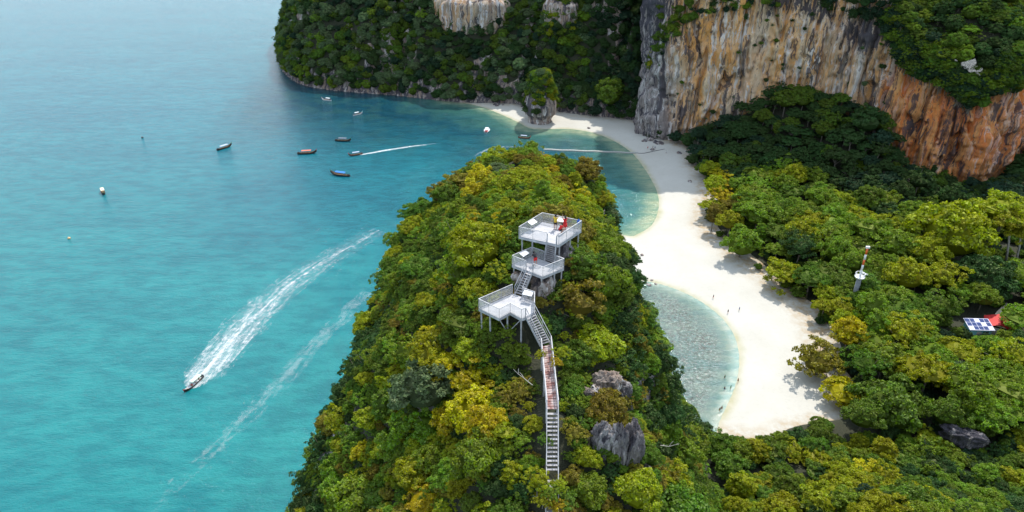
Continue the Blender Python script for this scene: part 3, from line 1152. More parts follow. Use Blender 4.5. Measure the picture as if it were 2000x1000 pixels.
# --- the ridge
x, y, z, gx, gy = slope_candidates(hill_h, -60, 60, -20, 184, 26000, rng)
ok = (z > 1.2) & (x < 56) & ~((x > 44) & (y > 100) & (sdist(x, y, FOREST) < 1))
x, y, z, gx, gy = (q[ok] for q in (x, y, z, gx, gy))
big = fbm(x / 13, y / 13, z / 13, seed=91)
rad = np.clip(1.9 + 1.15 * big + rng.normal(0, .7, len(x)), .95, 4.0)
rad = rad * (1 + .25 * smooth(75, 40, y)) * (1 + .2 * smooth(70, 30, z))
kk = poisson(x, y, z, rad * 1.12)
rows_h = []
tone = fbm(x / 20, y / 20, z / 20, seed=93)
for i in kk:
    r = float(rad[i])
    if blocked(x[i], y[i], z[i] - .3 * r, r):
        for r2 in (r * .75, r * .55, 1.2, .9):
            if not blocked(x[i], y[i], z[i] - .5 * r2, r2): break
        else: continue
        r = r2
    if seg_dist(np.array([x[i]]), np.array([y[i]]), _stl, False)[0] < .62 * r + 1.0: continue
    px, py, _ = proj(x[i], y[i], z[i])
    u = .5 + .62 * (rr.random() - .5) + .75 * tone[i]
    upper = smooth(520, 330, py)
    if u < .16: pal = 0
    elif u < .40: pal = 1
    elif u < .58: pal = 5 if rr.random() < .12 + .35 * upper else 2
    elif u < .84: pal = 3 if rr.random() < .7 else 2
    elif u < .97: pal = 4 if rr.random() < .22 else 3
    else: pal = 4 if rr.random() < .4 else 6
    if px > 1180 and py < 660 and rr.random() < .45: pal = 0
    if px < 800 and x[i] < -22 and rr.random() < .4: pal = 0
    shp = rr.choices(['round', 'flat', 'tall', 'loose'], [.46, .12, .14, .28])[0]
    rows_h.append(trow(x[i], y[i], z[i] - .25 * r, r, pal, shp, gx[i], gy[i], rr))

# --- low hill at lower right and the forest behind the beach
rows_f = []


def land_f(x, y):
    return np.where(y < 180, np.maximum(hill_h(x, y), floor_z(x, y) * (y > 100)), floor_z(x, y))


x = rng.uniform(34, 330, 30000); y = rng.uniform(20, 400, 30000)
z = land_f(x, y)
fs = sdist(x, y, FOREST)
dcl = sdist(x, y, MASSIF)
hillpart = (x < 60) & (y < 184)
ok = (dcl < -2) & (fs > 1.5) & (x >= 56) & ((y > 100) | (x < 220))
x, y, z, fs = (q[ok] for q in (x, y, z, fs))
big = fbm(x / 30, y / 30, seed=95)
rad = np.clip(6.6 + 2.6 * big + rng.normal(0, 1.2, len(x)), 3.6, 11)
rad = np.where(y < 155, rad * .62, rad)
rad = np.where(fs < 9, np.minimum(rad, 6.5), rad)
rad = rad * (1 - .25 * smooth(330, 380, y))
kk = poisson(x, y, z, rad * 1.08)
dclf = seg_dist(x, y, CL, False)
CLEAR = [(1878, 606, 1950, 640, 250), (1955, 585, 1985, 612, 265), (1655, 476, 1680, 552, 245), (1962, 425, 2000, 515, 300)]
for i in kk:
    r = float(rad[i])
    hgt = 1.0
    zz = z[i] + (.55 * r if y[i] > 155 else -.2 * r)
    px, py, d = proj(x[i], y[i], zz + .8 * r)
    pr = r * FPX / d
    if any(d < dd + 10 and px + pr > a and px - pr < c and py + pr > b and py - pr * .8 < e for a, b, c, e, dd in CLEAR): continue
    if 1745 < px < 1960 and dclf[i] < 34:
        if dclf[i] < 7: continue
        r = min(r, 3.6); zz = z[i] + .2 * r
    if -2 < fs[i] < r * .45: continue
    u = .5 + .7 * (rr.random() - .5) + .6 * big[i]
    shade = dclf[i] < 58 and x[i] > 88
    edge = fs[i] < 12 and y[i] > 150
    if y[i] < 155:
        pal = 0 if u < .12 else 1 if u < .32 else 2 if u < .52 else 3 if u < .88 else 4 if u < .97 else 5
    elif shade: pal = 7 if u < .2 else 0 if u < .65 else 1  # cliff shadow also painted in as darker leaf tints
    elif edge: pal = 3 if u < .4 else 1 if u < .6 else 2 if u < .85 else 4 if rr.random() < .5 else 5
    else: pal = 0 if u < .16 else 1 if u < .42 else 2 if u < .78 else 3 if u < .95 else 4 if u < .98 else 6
    if 1340 < px < 1440 and 340 < py < 450 and not shade: pal = rr.choice([3, 3, 4, 5])
    shp = rr.choices(['round', 'flat', 'tall', 'loose'], [.42, .36, .05, .17])[0]
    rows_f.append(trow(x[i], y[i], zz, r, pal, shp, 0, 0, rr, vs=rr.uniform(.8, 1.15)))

# hand placed crowns that the photograph singles out (picture point of crown centre, crown z, radius, palette, shape)
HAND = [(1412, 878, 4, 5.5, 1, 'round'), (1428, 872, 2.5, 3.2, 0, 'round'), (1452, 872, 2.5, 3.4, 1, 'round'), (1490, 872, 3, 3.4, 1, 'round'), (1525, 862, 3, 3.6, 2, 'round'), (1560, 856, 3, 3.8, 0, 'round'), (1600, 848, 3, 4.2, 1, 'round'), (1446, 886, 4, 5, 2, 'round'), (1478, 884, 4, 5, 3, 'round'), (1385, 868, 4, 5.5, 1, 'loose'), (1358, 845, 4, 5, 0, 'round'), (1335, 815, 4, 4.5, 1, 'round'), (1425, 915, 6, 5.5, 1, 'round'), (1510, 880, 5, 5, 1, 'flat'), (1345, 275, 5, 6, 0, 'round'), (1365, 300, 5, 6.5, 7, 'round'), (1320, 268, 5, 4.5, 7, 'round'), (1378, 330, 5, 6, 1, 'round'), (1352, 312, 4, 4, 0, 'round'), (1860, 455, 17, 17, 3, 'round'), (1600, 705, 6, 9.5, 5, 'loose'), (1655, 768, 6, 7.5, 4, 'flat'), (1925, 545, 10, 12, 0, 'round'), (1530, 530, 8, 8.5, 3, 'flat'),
        (1740, 795, 8, 11, 1, 'round'), (1960, 410, 24, 13, 3, 'flat'), (1985, 530, 12, 9, 2, 'flat'), (1450, 475, 8, 9, 2, 'round'), (1835, 600, 9, 8, 1, 'loose'), (1995, 620, 10, 8, 2, 'flat')]
rows_x = []
for px, py, zc, r, pal, shp in HAND:
    p = P(px, py, zc)
    rows_f = [q for q in rows_f if (q[0] - p.x) ** 2 + (q[1] - p.y) ** 2 > (.62 * (r + q[3])) ** 2]
    rows_x.append([p.x, p.y, zc - .75 * r, r, pal, rr.choice(IDX[shp]), rr.uniform(0, 6), 0, 0, 1.0])

rows_f += rows_x

# --- plateau above the cliff
rows_p = []
x = rng.uniform(84, 480, 26000); y = rng.uniform(340, 520, 26000)
s_ = sdist(x, y, MASSIF)
ok = (s_ > -1.5)
x, y, s_ = x[ok], y[ok], s_[ok]
z = massif_top(np.maximum(s_, 0), x, y)
rad = np.clip(5.2 + 1.8 * fbm(x / 20, y / 20, seed=97) + rng.normal(0, .8, len(x)), 3, 8)
kk = poisson(x, y, z * 1.15, rad * 1.0)
for i in kk:
    if z[i] > 175: continue
    u = rr.random()
    pal = 0 if u < .35 else 1 if u < .7 else 2 if u < .92 else 3
    rows_p.append(trow(x[i], y[i], z[i] - .2 * rad[i], float(rad[i]), pal, rr.choices(['round', 'flat', 'loose'], [.6, .2, .2])[0], 0, 0, rr))
# tongues of bushes hanging down the cliff
def cliff_bushes(n, px0, px1, py_of, spread, rmin, rmax, pals):
    out = []
    for _ in range(n):
        px = rr.uniform(px0, px1); py = py_of(px) - abs(rr.gauss(0, spread))
        a, b = (px - 1000) / FPX, (py - 500) / FPX
        hit = None
        for t in np.arange(300, 560, 3.0):
            x, y, z = a * t, (CP - b * SP) * t, CAM_H + (-SP - b * CP) * t
            if inside(np.array([x]), np.array([y]), MASSIF)[0]:
                hit = (x, y, z); break
        if hit:
            out.append(trow(hit[0] - 1, hit[1] - 2.5, hit[2] - 2.5, rr.uniform(rmin, rmax), rr.choice(pals), rr.choice(['round', 'loose']), 0, 1, rr))
    return out


rows_c = cliff_bushes(300, 1735, 2000, lambda p: np.interp(p, [1735, 1765, 1800, 1850, 1880, 1920, 1960, 2000], [60, 130, 150, 165, 205, 200, 165, 150]), 34, 2.4, 5.0, [0, 1, 1, 2, 7])
rows_c += cliff_bushes(70, 1265, 1520, lambda p: np.interp(p, [1265, 1290, 1330, 1400, 1520], [150, 110, 45, 18, 5]), 22, 1.8, 3.6, [1, 2, 0, 7])
rows_c += cliff_bushes(50, 1600, 1760, lambda p: np.interp(p, [1600, 1700, 1760], [12, 40, 70]), 22, 1.8, 4, [7, 0, 0])
rows_c += cliff_bushes(60, 1262, 1330, lambda p: np.interp(p, [1262, 1290, 1330], [150, 95, 60]), 30, 1.6, 3.2, [1, 2, 3, 1])
rows_c += cliff_bushes(26, 1258, 1300, lambda p: 265, 9, 1.8, 3.0, [7, 0])
rows_c += cliff_bushes(40, 1915, 1990, lambda p: 175, 26, 2.5, 4.2, [0, 1, 2])
for _x, _y in ((238, 362), (246, 366), (252, 372), (232, 366), (260, 378), (226, 372)):
    rows_c.append(trow(_x, _y, float(massif_top(np.array([max(sdist(np.array([float(_x)]), np.array([float(_y)]), MASSIF)[0], 0)]), np.array([float(_x)]), np.array([float(_y)]))[0]) - 1, 5.0, 1, 'round', 0, 0, rr))
rows_c += cliff_bushes(45, 1290, 1740, lambda p: rr.uniform(20, 230), 5, .9, 2.0, [0, 1, 6])
rows_c += cliff_bushes(30, 1780, 1850, lambda p: 350, 8, 2.5, 4.0, [0, 1])

# --- far headland
x, y, z, gx, gy = slope_candidates(head_h, -232, 200, 432, 690, 60000, rng)
s_ = sdist(x, y, HEAD)
ok = (s_ > .4) & (z > 1.5) & (z < 150)
hx, hy, hzz = HP
px, py, _ = proj(x, y, z)
ok &= ~((np.abs(x - hx) < np.interp(z, [hzz - 4, hzz + 10, hzz + 30], [3, 9, 24])) & (z > hzz + 4) & (y < hy + 30) & (y > hy - 26))
x, y, z, gx, gy, px, py = (q[ok] for q in (x, y, z, gx, gy, px, py))
rad = np.clip(4.2 + 1.2 * fbm(x / 22, y / 22, z / 22, seed=98) + rng.normal(0, .7, len(x)), 2.4, 6.5)
kk = poisson(x, y, z, rad * 1.02)
rows_d = []
tone = fbm(x / 30, y / 30, z / 30, seed=99)
for i in kk:
    u = rr.random() + .3 * tone[i]
    lit = smooth(900, 640, px[i])  # sunlit left part painted in through lighter leaf tints
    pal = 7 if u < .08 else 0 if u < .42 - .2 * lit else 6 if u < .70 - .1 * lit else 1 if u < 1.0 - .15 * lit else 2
    if 1150 < px[i] < 1270: pal = 7 if rr.random() < .5 else 0  # valley shade painted in with the darkest leaf tints
    rows_d.append(trow(x[i], y[i], z[i] - .35 * rad[i], float(rad[i]), pal, rr.choices(['round', 'tall', 'loose'], [.65, .15, .2])[0], gx[i], gy[i], rr))
# vegetation of the stack and of the pinnacle
for cx, cy, z0, z1, R0, R1, n in ((st.x - 6, st.y + 8, 7, 33, 11.4, 3.5, 230), (34, 512, 44, 73, 15.5, 6, 230), (34, 512, 4, 52, 19, 14.5, 150)):
    for _ in range(n):
        k = rr.random() ** .7; a = rr.uniform(0, 6.28); zz = z0 + (z1 - z0) * k; R = R0 + (R1 - R0) * k
        r = rr.uniform(1.3, 2.6) if cx < 45 and z0 == 10 else rr.uniform(2, 3.6)
        if z1 < 40 and (k < .35 and math.cos(a) > .1 and rr.random() < .75): continue
        rows_d.append(trow(cx + R * math.cos(a), cy + R * math.sin(a), zz - .8 * r, r, rr.choice([1, 2, 6, 0, 3] if z1 > 60 or z1 < 40 else [7, 0]), 'round', 0, 0, rr))
# lighter tree in the valley
p = P(1190, 185, 14)
rows_d.append([p.x, p.y - 4, 6, 11, 1, IDX['round'][0], 0, 0, 0, 1.2])

print('trees', len(rows_h), len(rows_f), len(rows_p), len(rows_c), len(rows_d))

# ------------------------------------------------------------------ individual trees
LM = [('the top viewing deck', 1075, 445, 70), ('the middle viewing deck', 1050, 510, 65), ('the lowest viewing deck', 985, 600, 65), ('the plank walkway', 1075, 740, 60), ('the lowest stair flight', 1080, 880, 60),
      ('the pale crag', 1190, 750, 70), ('the dark rock face', 1220, 880, 70), ('the radio mast', 1665, 510, 240), ('the solar panel hut', 1905, 630, 250), ('the leaning sand-side tree', 1590, 700, 220),
      ('the lagoon mouth', 1330, 800, 160), ('the rocky ridge foot', 1245, 520, 160), ('the ridge summit', 1050, 300, 150), ('the left ridge shoulder', 740, 460, 120),
      ('the left ridge brink', 700, 620, 100), ('the lower left ridge corner', 590, 900, 80), ('the bare white branch', 1025, 735, 70), ('the bottom edge', 850, 980, 60),
      ('the lower sand tip', 1500, 850, 170), ('the bend of the beach', 1450, 510, 230), ('the foot of the orange cliff', 1830, 350, 330), ('the shaded cliff slope', 1620, 270, 350),
      ('the jetty end of the beach', 1350, 330, 330), ('the dark boulder at lower right', 1880, 850, 130), ('the lower right corner', 1960, 970, 110), ('the right forest middle', 1750, 620, 220), ('the pale forked trunks', 1975, 470, 280),
      ('the right edge of the view', 1990, 730, 180), ('the left ridge slope', 850, 600, 90), ('the woods below the lowest deck', 900, 750, 70), ('the right ridge slope', 1180, 600, 90), ('the lower right ridge flank', 1330, 930, 100)]


def direction(dx, dy):
    a = math.degrees(math.atan2(-dy, dx)) % 360
    return ['right of', 'above and right of', 'above', 'above and left of', 'left of', 'below and left of', 'below', 'below and right of'][int((a + 22.5) // 45) % 8]


rows = [('ridge', q) for q in rows_h] + [('forest', q) for q in rows_f]
X_ = np.array([q[1][0] for q in rows]); Y_ = np.array([q[1][1] for q in rows]); Z_ = np.array([q[1][2] for q in rows]); R_ = np.array([q[1][3] for q in rows])
px, py, dep = proj(X_, Y_, Z_ + .8 * R_)
vis = in_view(X_, Y_, Z_ + .8 * R_, 10) & ~hill_occluded(X_, Y_, Z_ + R_ * 1.3)
score = np.where(vis, R_ / dep * FPX, 0)
order = np.argsort(-score)
NIND = 290
chosen = set(int(i) for i in order[:NIND] if score[i] > 0)
labels = {}
info = []
for i in sorted(chosen, key=lambda k: -score[k]):
    area, q = rows[i]
    shp = SHAPES[int(q[5])][0]
    colour = PAL[int(q[4])][0]
    pr = score[i]
    size = 'small' if pr < 34 else 'medium' if pr < 46 else 'large' if pr < 62 else 'very large'
    shw = {'round': 'domed', 'flat': 'flat-topped', 'tall': 'upright', 'loose': 'loose open'}[shp]
    cand = sorted(LM, key=lambda l: math.hypot(px[i] - l[1], py[i] - l[2]))
    lab = None
    opts = []
    for l in cand[:2]:
        d = math.hypot(px[i] - l[1], py[i] - l[2])
        dist = '' if d < 100 else 'well'
        opts.append(f"{size} {shw} {colour} tree {dist} {direction(px[i] - l[1], py[i] - l[2])} {l[0]}".replace('  ', ' '))
    for o_ in opts:
        if o_ not in labels: lab = o_; break
    if lab is None:
        l, m2 = cand[0], cand[1]
        lab = f"{size} {colour} {shw} tree between {l[0]} and {m2[0]}"
        if lab in labels or len(lab.split()) > 16:
            lab = f"{colour} {shw} tree {direction(px[i] - l[1], py[i] - l[2])} {l[0]}, one of several"
    lab = ' '.join(lab.split()[:16])
    labels[lab] = labels.get(lab, 0) + 1
    info.append((i, lab))
for i, lab in info:
    area, q = rows[i]
    s = SHAPES[int(q[5])]
    e = empty('forest_tree' if area == 'forest' else 'ridge_tree', (q[0], q[1], q[2]))
    e.rotation_euler = (q[7], q[8], q[6])
    e.scale = (q[3], q[3], q[3] * q[9])
    c = PAL[int(q[4])][1]
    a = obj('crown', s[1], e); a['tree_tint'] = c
    obj('trunk', s[2], e)
    tag(e, lab, 'tree', 'trees of the beach forest' if area == 'forest' else 'trees on the ridge')
rest = [i for i in range(len(rows)) if i not in chosen]
plant_mass('ridge_canopy', 'unbroken canopy of small trees covering the ridge', [rows[i][1] for i in rest if rows[i][0] == 'ridge'])
plant_mass('forest_canopy', 'dense green canopy filling the forest behind the beach', [rows[i][1] for i in rest if rows[i][0] == 'forest'])
plant_mass('plateau_canopy', 'woodland on the plateau above the orange cliff', rows_p)
plant_mass('cliff_bushes', 'bushes hanging over the brow of the cliff', rows_c)
plant_mass('headland_canopy', 'dark green jungle clothing the far headland', rows_d)

# undergrowth on the ridge and forest floor
x, y, z, gx, gy = slope_candidates(hill_h, -58, 58, -10, 180, 16000, rng)
x2 = rng.uniform(-16, 22, 5200); y2 = rng.uniform(36, 88, 5200); z2 = hill_h(x2, y2)
x, y, z = np.concatenate([x, x2]), np.concatenate([y, y2]), np.concatenate([z, z2])
gx, gy = np.concatenate([gx, 0 * x2]), np.concatenate([gy, 0 * x2])
rows_u = []
kk = poisson(x, y, z, np.full(len(x), 1.05))
for i in kk:
    if z[i] < 2 or (x[i] > 44 and y[i] > 100 and z[i] < 4): continue
    r = rr.uniform(.6, 1.35)
    if r > 1.0 and blocked(x[i], y[i], z[i] - .5 * r, r, .6): r = .8
    if seg_dist(np.array([x[i]]), np.array([y[i]]), _stl, False)[0] < .95 + .35 * r: continue
    rows_u.append(trow(x[i], y[i], z[i] - .35 * r, r, rr.choice([0, 1, 1, 1, 5, 2, 3, 2]), rr.choice(['round', 'loose']), gx[i], gy[i], rr))
x = rng.uniform(40, 320, 2600); y = rng.uniform(100, 400, 2600); fs = sdist(x, y, FOREST); dcl = sdist(x, y, MASSIF)
z = land_f(x, y)
for i in range(len(x)):
    if fs[i] < 2 or dcl[i] > -1: continue
    r = rr.uniform(1.8, 3.4)
    ppx, ppy, d = proj(x[i], y[i], z[i])
    if any(a - 8 < ppx < c + 8 and b - 8 < ppy < e + 10 for a, b, c, e, dd in CLEAR[:2]): continue
    rows_u.append(trow(x[i], y[i], z[i] - .3 * r, r, rr.choice([0, 0, 1, 7, 1, 2]), 'round', 0, 0, rr))
for a, b, z_, r, pl in ((1074, 958, 105.6, .95, 2), (1092, 950, 105.4, .8, 3), (1060, 975, 105.2, .8, 3), (1085, 985, 104.6, .9, 4), (1056, 692, 109.3, .6, 3), (1086, 708, 109.2, .65, 4), (1098, 690, 109.0, .9, 3), (1064, 858, 106.8, .7, 1), (1050, 940, 105.5, 1.3, 3), (1104, 975, 104.5, 1.2, 1)):
    p = P(a, b, z_)
    rows_u.append(trow(p.x, p.y, z_ - .8 * r, r, pl, 'loose', 0, 0, rr))
plant_mass('undergrowth', 'low bushes filling the gaps between the trees', rows_u)
#@@OBJECTS@@
# ------------------------------------------------------------------ viewing decks, stairs and walkway
Z1, Z2, Z3, Z4, Z5, Z6 = 115.0, 112.9, 110.9, 108.3, 105.2, 102.6
M_FLOOR = N('deck_grating')
_p = M_FLOOR.oco()
_c = M_FLOOR.mix(M_FLOOR.ramp(M_FLOOR.noise(_p, .9, 5, .7), [(.4, 0.0), (.65, 1.0)]), (.40, .40, .43), (.52, .51, .52))
_br = M_FLOOR.n('TexBrick', ins={'Vector': _p, 'Scale': 1.0, 'Mortar Size': .012, 'Brick Width': 1.2, 'Row Height': .3, 'Color1': (1, 1, 1, 1), 'Color2': (.9, .9, .9, 1), 'Mortar': (.55, .55, .55, 1)})
M_FLOOR = M_FLOOR.done(M_FLOOR.pbr(M_FLOOR.mix(1.0, _c, _br.outputs[0], 'MULTIPLY'), .7))
M_WOOD = N('worn_red_boards')
_p = M_WOOD.pos()
_c = M_WOOD.mix(M_WOOD.ramp(M_WOOD.noise(_p, 1.1, 6, .7), [(.42, 0.0), (.58, 1.0)]), (.20, .085, .075), (.42, .34, .33))
M_WOOD = M_WOOD.done(M_WOOD.pbr(_c, .8, M_WOOD.bump(M_WOOD.noise(_p, 6, 3), .3, .02)))
M_WHITE = plain('white_board', (.78, .78, .80), .5, .05)
M_BLUE = plain('blue_cloth', (.03, .12, .45), .8, .2)


def ground_at(x, y):
    return float(hill_h(np.array([x]), np.array([y]))[0])


def rail_run(root, a, b, h=1.1, bay=1.7, first=True, last=True):
    """posts, a top rail, a bottom rail and mesh infill between two floor points"""
    a, b = Vector(a), Vector(b)
    L = (b - a).length
    if L < .2: return
    n = max(1, round(L / bay))
    d = (b - a) / n
    dirn = (b - a).normalized()
    for i in range(n + 1):
        if (i == 0 and not first) or (i == n and not last): continue
        p = a + d * i
        MB().box((0, 0, (h - .04) / 2), (.055, .055, h - .04)).build('post', M_GALV, root, loc=p)
    MB().bar(a + Vector((0, 0, h)), b + Vector((0, 0, h)), .07, .05).build('top_rail', M_GALV, root)
    MB().bar(a + Vector((0, 0, .1)), b + Vector((0, 0, .1)), .04, .04).build('bottom_rail', M_GALV, root)
    for i in range(n):
        p, q = a + d * i + dirn * .05, a + d * (i + 1) - dirn * .05
        m = MB()
        k = max(2, int((q - p).length / .085))
        for j in range(1, k):
            c = p + (q - p) * (j / k)
            m.bar(c + Vector((0, 0, .12)), c + Vector((0, 0, h - .04)), .016)
        for zz in np.arange(.22, h - .05, .11):
            m.bar(p + Vector((0, 0, zz)), q + Vector((0, 0, zz)), .012)
        tag(m.build('mesh_panel', M_MESHPANEL, root), kind='stuff')


def deck(pix, z, rails, legs, label, braces=()):
    c = [P(a, b, z) for a, b in pix]
    ctr = sum(c, Vector()) / len(c)
    root = empty('viewing_deck', ctr)
    L = [p - ctr for p in c]
    bm = bmesh.new()
    top = [bm.verts.new(p) for p in L]
    bot = [bm.verts.new(p - Vector((0, 0, .08))) for p in L]
    bm.faces.new(top); bm.faces.new(bot[::-1])
    n = len(L)
    for i in range(n): bm.faces.new((top[i], bot[i], bot[(i + 1) % n], top[(i + 1) % n]))
    bmesh.ops.recalc_face_normals(bm, faces=bm.faces)
    me = bpy.data.meshes.new('deck_floor'); bm.to_mesh(me); bm.free(); me.materials.append(M_FLOOR)
    obj('deck_floor', me, root)
    for i in range(n):
        a, b = L[i], L[(i + 1) % n]
        MB().bar(a - Vector((0, 0, .2)), b - Vector((0, 0, .2)), .09, .22).build('edge_beam', M_GALV, root)
    for run in rails:
        q = [P(a, b, z) - ctr for a, b in run]
        for i in range(len(q) - 1):
            rail_run(root, q[i], q[i + 1], first=True, last=(i == len(q) - 2))
    for a, b in legs:
        p = P(a, b, z)
        g = ground_at(p.x, p.y) - 1.0
        MB().tube([(0, 0, -.3), (0, 0, g - z)], .085, 8).build('support_post', M_GALV, root, loc=p - ctr)
    for (a0, b0), (a1, b1), dz in braces:
        p, q = P(a0, b0, z) - ctr, P(a1, b1, z) - ctr
        MB().bar(p - Vector((0, 0, .3)), q - Vector((0, 0, dz)), .07).build('brace', M_GALV, root)
    tag(root, label, 'viewing deck', 'viewing decks on the ridge')
    return root, ctr


deck([(1013.5, 461), (1091, 478), (1135, 449), (1059, 433)], Z1,
     [[(1068, 472.5), (1013.5, 461), (1059, 433), (1135, 449), (1091, 478), (1087.5, 477.2)]],
     [(1020, 459.5), (1040, 464), (1060, 436), (1093, 473), (1114, 461), (1130, 450)],
     'top viewing deck, the widest and highest, with a person in red')
deck([(1000.4, 517), (1060, 540), (1101, 523), (1039, 500)], Z2,
     [[(1027, 527.4), (1000.4, 517), (1039, 500), (1063.5, 509)], [(1085.5, 517.2), (1101, 523), (1060, 540), (1041.5, 533)]],
     [(1004, 517), (1058, 537), (1040, 503), (1083, 529), (1097, 523)],
     'middle viewing deck between the two short upper stair flights')
deck([(935.4, 602), (975, 621.5), (996.5, 610), (1018.6, 622), (1027, 619), (1044, 609), (1044, 588), (1001, 573)], Z3,
     [[(1004, 574), (1001, 573), (935.4, 602), (975, 621.5), (996.5, 610), (1018.6, 622), (1026, 619.3)], [(1043.5, 609.5), (1044, 588), (1021, 580)]],
     [(957, 612), (991, 611.5), (1018, 619), (1000, 577), (1040, 590), (940, 602)],
     'lowest viewing deck, L-shaped, on tall steel legs', braces=[((975, 619), (991, 611.5), 2.3), ((1018, 619), (992, 611.5), 2.3)])


M_TREAD = plain('tread_steel', (.30, .29, .30), .7, .35, 2.0)


def stair(tl, tr, bl, br, zt, zb, label, mat=M_FLOOR, mid_rail=False):
    TL, TR, BL, BR = P(*tl, zt), P(*tr, zt), P(*bl, zb), P(*br, zb)
    ctr = (BL + BR) / 2
    root = empty('staircase', ctr)
    TL, TR, BL, BR = TL - ctr, TR - ctr, BL - ctr, BR - ctr
    n = max(3, round((zt - zb) / .205))
    dirn = ((BL + BR) - (TL + TR)).normalized()
    run = ((BL + BR) / 2 - (TL + TR) / 2)
    hz_ = Vector((run.x, run.y, 0)).normalized()
    for i in range(1, n):
        t = i / n
        a, b = TL.lerp(BL, t), TR.lerp(BR, t)
        s = (b - a).normalized()
        m = MB()
        w2 = .125
        v = []
        for dz in (0, -.04):
            for p, q in ((a + s * .05, -1), (b - s * .05, -1), (b - s * .05, 1), (a + s * .05, 1)):
                v.append(p + hz_ * w2 * q + Vector((0, 0, dz)))
        m.add(v, [(3, 2, 1, 0), (4, 5, 6, 7), (0, 1, 5, 4), (1, 2, 6, 5), (2, 3, 7, 6), (3, 0, 4, 7)])
        m.build('tread', M_TREAD, root)
    dn = Vector((0, 0, -.06))
    up = Vector((0, 0, 1.0))
    for a, b in ((TL, BL), (TR, BR)):
        MB().bar(a + dn, b + dn, .06, .2).build('stringer', M_GALV, root)
        MB().bar(a + up, b + up, .055, .05).build('handrail', M_GALV, root)
        MB().bar(a + up * .5, b + up * .5, .03).build('middle_rail', M_GALV, root)
        k = max(1, round((b - a).length / 1.6))
        for i in range(k + 1):
            p = a.lerp(b, i / k)
            MB().bar(p, p + up, .05).build('post', M_GALV, root)
    return tag(root, label, 'staircase', 'steel stair flights on the ridge')


stair((1069, 473), (1086.5, 477), (1064, 509), (1083, 516), Z1, Z2, 'short steep stair flight from the top deck to the middle deck')
stair((1028, 528), (1040, 532.5), (1005.5, 575), (1020, 579.5), Z2, Z3, 'open stair flight from the middle deck down to the lowest deck')
stair((1027, 619), (1043, 610), (1056, 676), (1075, 671), Z3, Z4, 'slanting stair flight below the lowest deck, left handrail brightest')
stair((1068, 800), (1090, 800), (1067, 925), (1090, 925), Z4, Z5, 'long straight stair flight below the plank walkway', M_FLOOR)
stair((1067, 930), (1090, 930), (1065, 1050), (1090, 1050), Z5 - .1, Z6, 'lowermost stair flight half hidden by leaves at the bottom edge', M_FLOOR)


def walkway():
    a0, a1, b0, b1 = P(1057, 677, Z4), P(1076, 672, Z4), P(1068, 799, Z4), P(1090, 799, Z4)
    ctr = (a0 + a1 + b0 + b1) / 4
    root = empty('plank_walkway', ctr)
    a0, a1, b0, b1 = a0 - ctr, a1 - ctr, b0 - ctr, b1 - ctr
    n = 27
    for i in range(n):
        t0, t1 = i / n + .0035, (i + 1) / n - .0035
        q = [a0.lerp(b0, t0), a1.lerp(b1, t0), a1.lerp(b1, t1), a0.lerp(b0, t1)]
        dz = random.uniform(-.012, .012)
        v = [p + Vector((0, 0, dz)) for p in q] + [p + Vector((0, 0, -.05)) for p in q]
        MB().add(v, [(3, 2, 1, 0), (4, 5, 6, 7), (0, 1, 5, 4), (1, 2, 6, 5), (2, 3, 7, 6), (3, 0, 4, 7)]).build('plank', M_WOOD, root)
    for a, b in ((a0, b0), (a1, b1)):
        MB().bar(a + Vector((0, 0, -.16)), b + Vector((0, 0, -.16)), .08, .2).build('side_beam', M_GALV, root)
        rail_run(root, a, b, 1.0, 1.6)
    for t in (.1, .5, .9):
        for a, b in ((a0, b0), (a1, b1)):
            p = a.lerp(b, t); g = ground_at(p.x + ctr.x, p.y + ctr.y) - .6 - Z4
            MB().bar(p - Vector((0, 0, .26)), Vector((p.x, p.y, min(g, -.6))), .09).build('support_post', M_GALV, root)
    tag(root, 'narrow walkway of worn reddish planks with grey side rails', 'walkway')


walkway()


def board(px, py, z, rz, label, on=M_WHITE):
    p = P(px, py, z)
    root = empty('information_board', p, rz)
    for s in (-.3, .3): MB().box((s, 0, .45), (.05, .05, .9)).build('leg', M_GALV, root)
    m = MB(); m.add([(-.5, -.28, .86), (.5, -.28, .86), (.5, .28, 1.06), (-.5, .28, 1.06), (-.5, -.28, .83), (.5, -.28, .83), (.5, .28, 1.03), (-.5, .28, 1.03)],
                    [(0, 1, 2, 3), (7, 6, 5, 4), (0, 4, 5, 1), (1, 5, 6, 2), (2, 6, 7, 3), (3, 7, 4, 0)])
    m.build('panel', on, root)
    tag(root, label, 'information board', 'slanted information boards on the decks')


board(1040, 449, Z1, .9, 'white slanted board at the left rail of the top deck')
board(1094, 444.5, Z1, -.3, 'white slanted board at the back rail of the top deck')
board(1024, 510, Z2, .9, 'white slanted board at the left rail of the middle deck')
board(1031, 588, Z3, -.4, 'white slanted board by the foot of the stairs on the lowest deck')
_p = P(1131, 449, Z1)
_b = MB(); _b.lathe([(.16, 0), (.2, .1), (.17, .36), (.06, .52), (.03, .56)], n=10)
tag(_b.build('backpack', M_BLUE, loc=_p + Vector((-.1, 0, .75))), 'blue bag hung at the right corner of the top deck', 'bag')

# ------------------------------------------------------------------ people
SKIN = plain('skin', (.42, .24, .16), .6, .05)
HAIR = plain('dark_hair', (.015, .012, .01), .6, .2)
C_ = {k: plain('cloth_' + k.replace(' ', '_'), v, .85, .12) for k, v in {'red': (.62, .02, .02), 'black': (.015, .015, .02), 'white': (.7, .7, .7), 'green': (.03, .16, .05), 'yellow': (.6, .42, .03), 'blue': (.03, .09, .3), 'brown': (.2, .09, .04)}.items()}

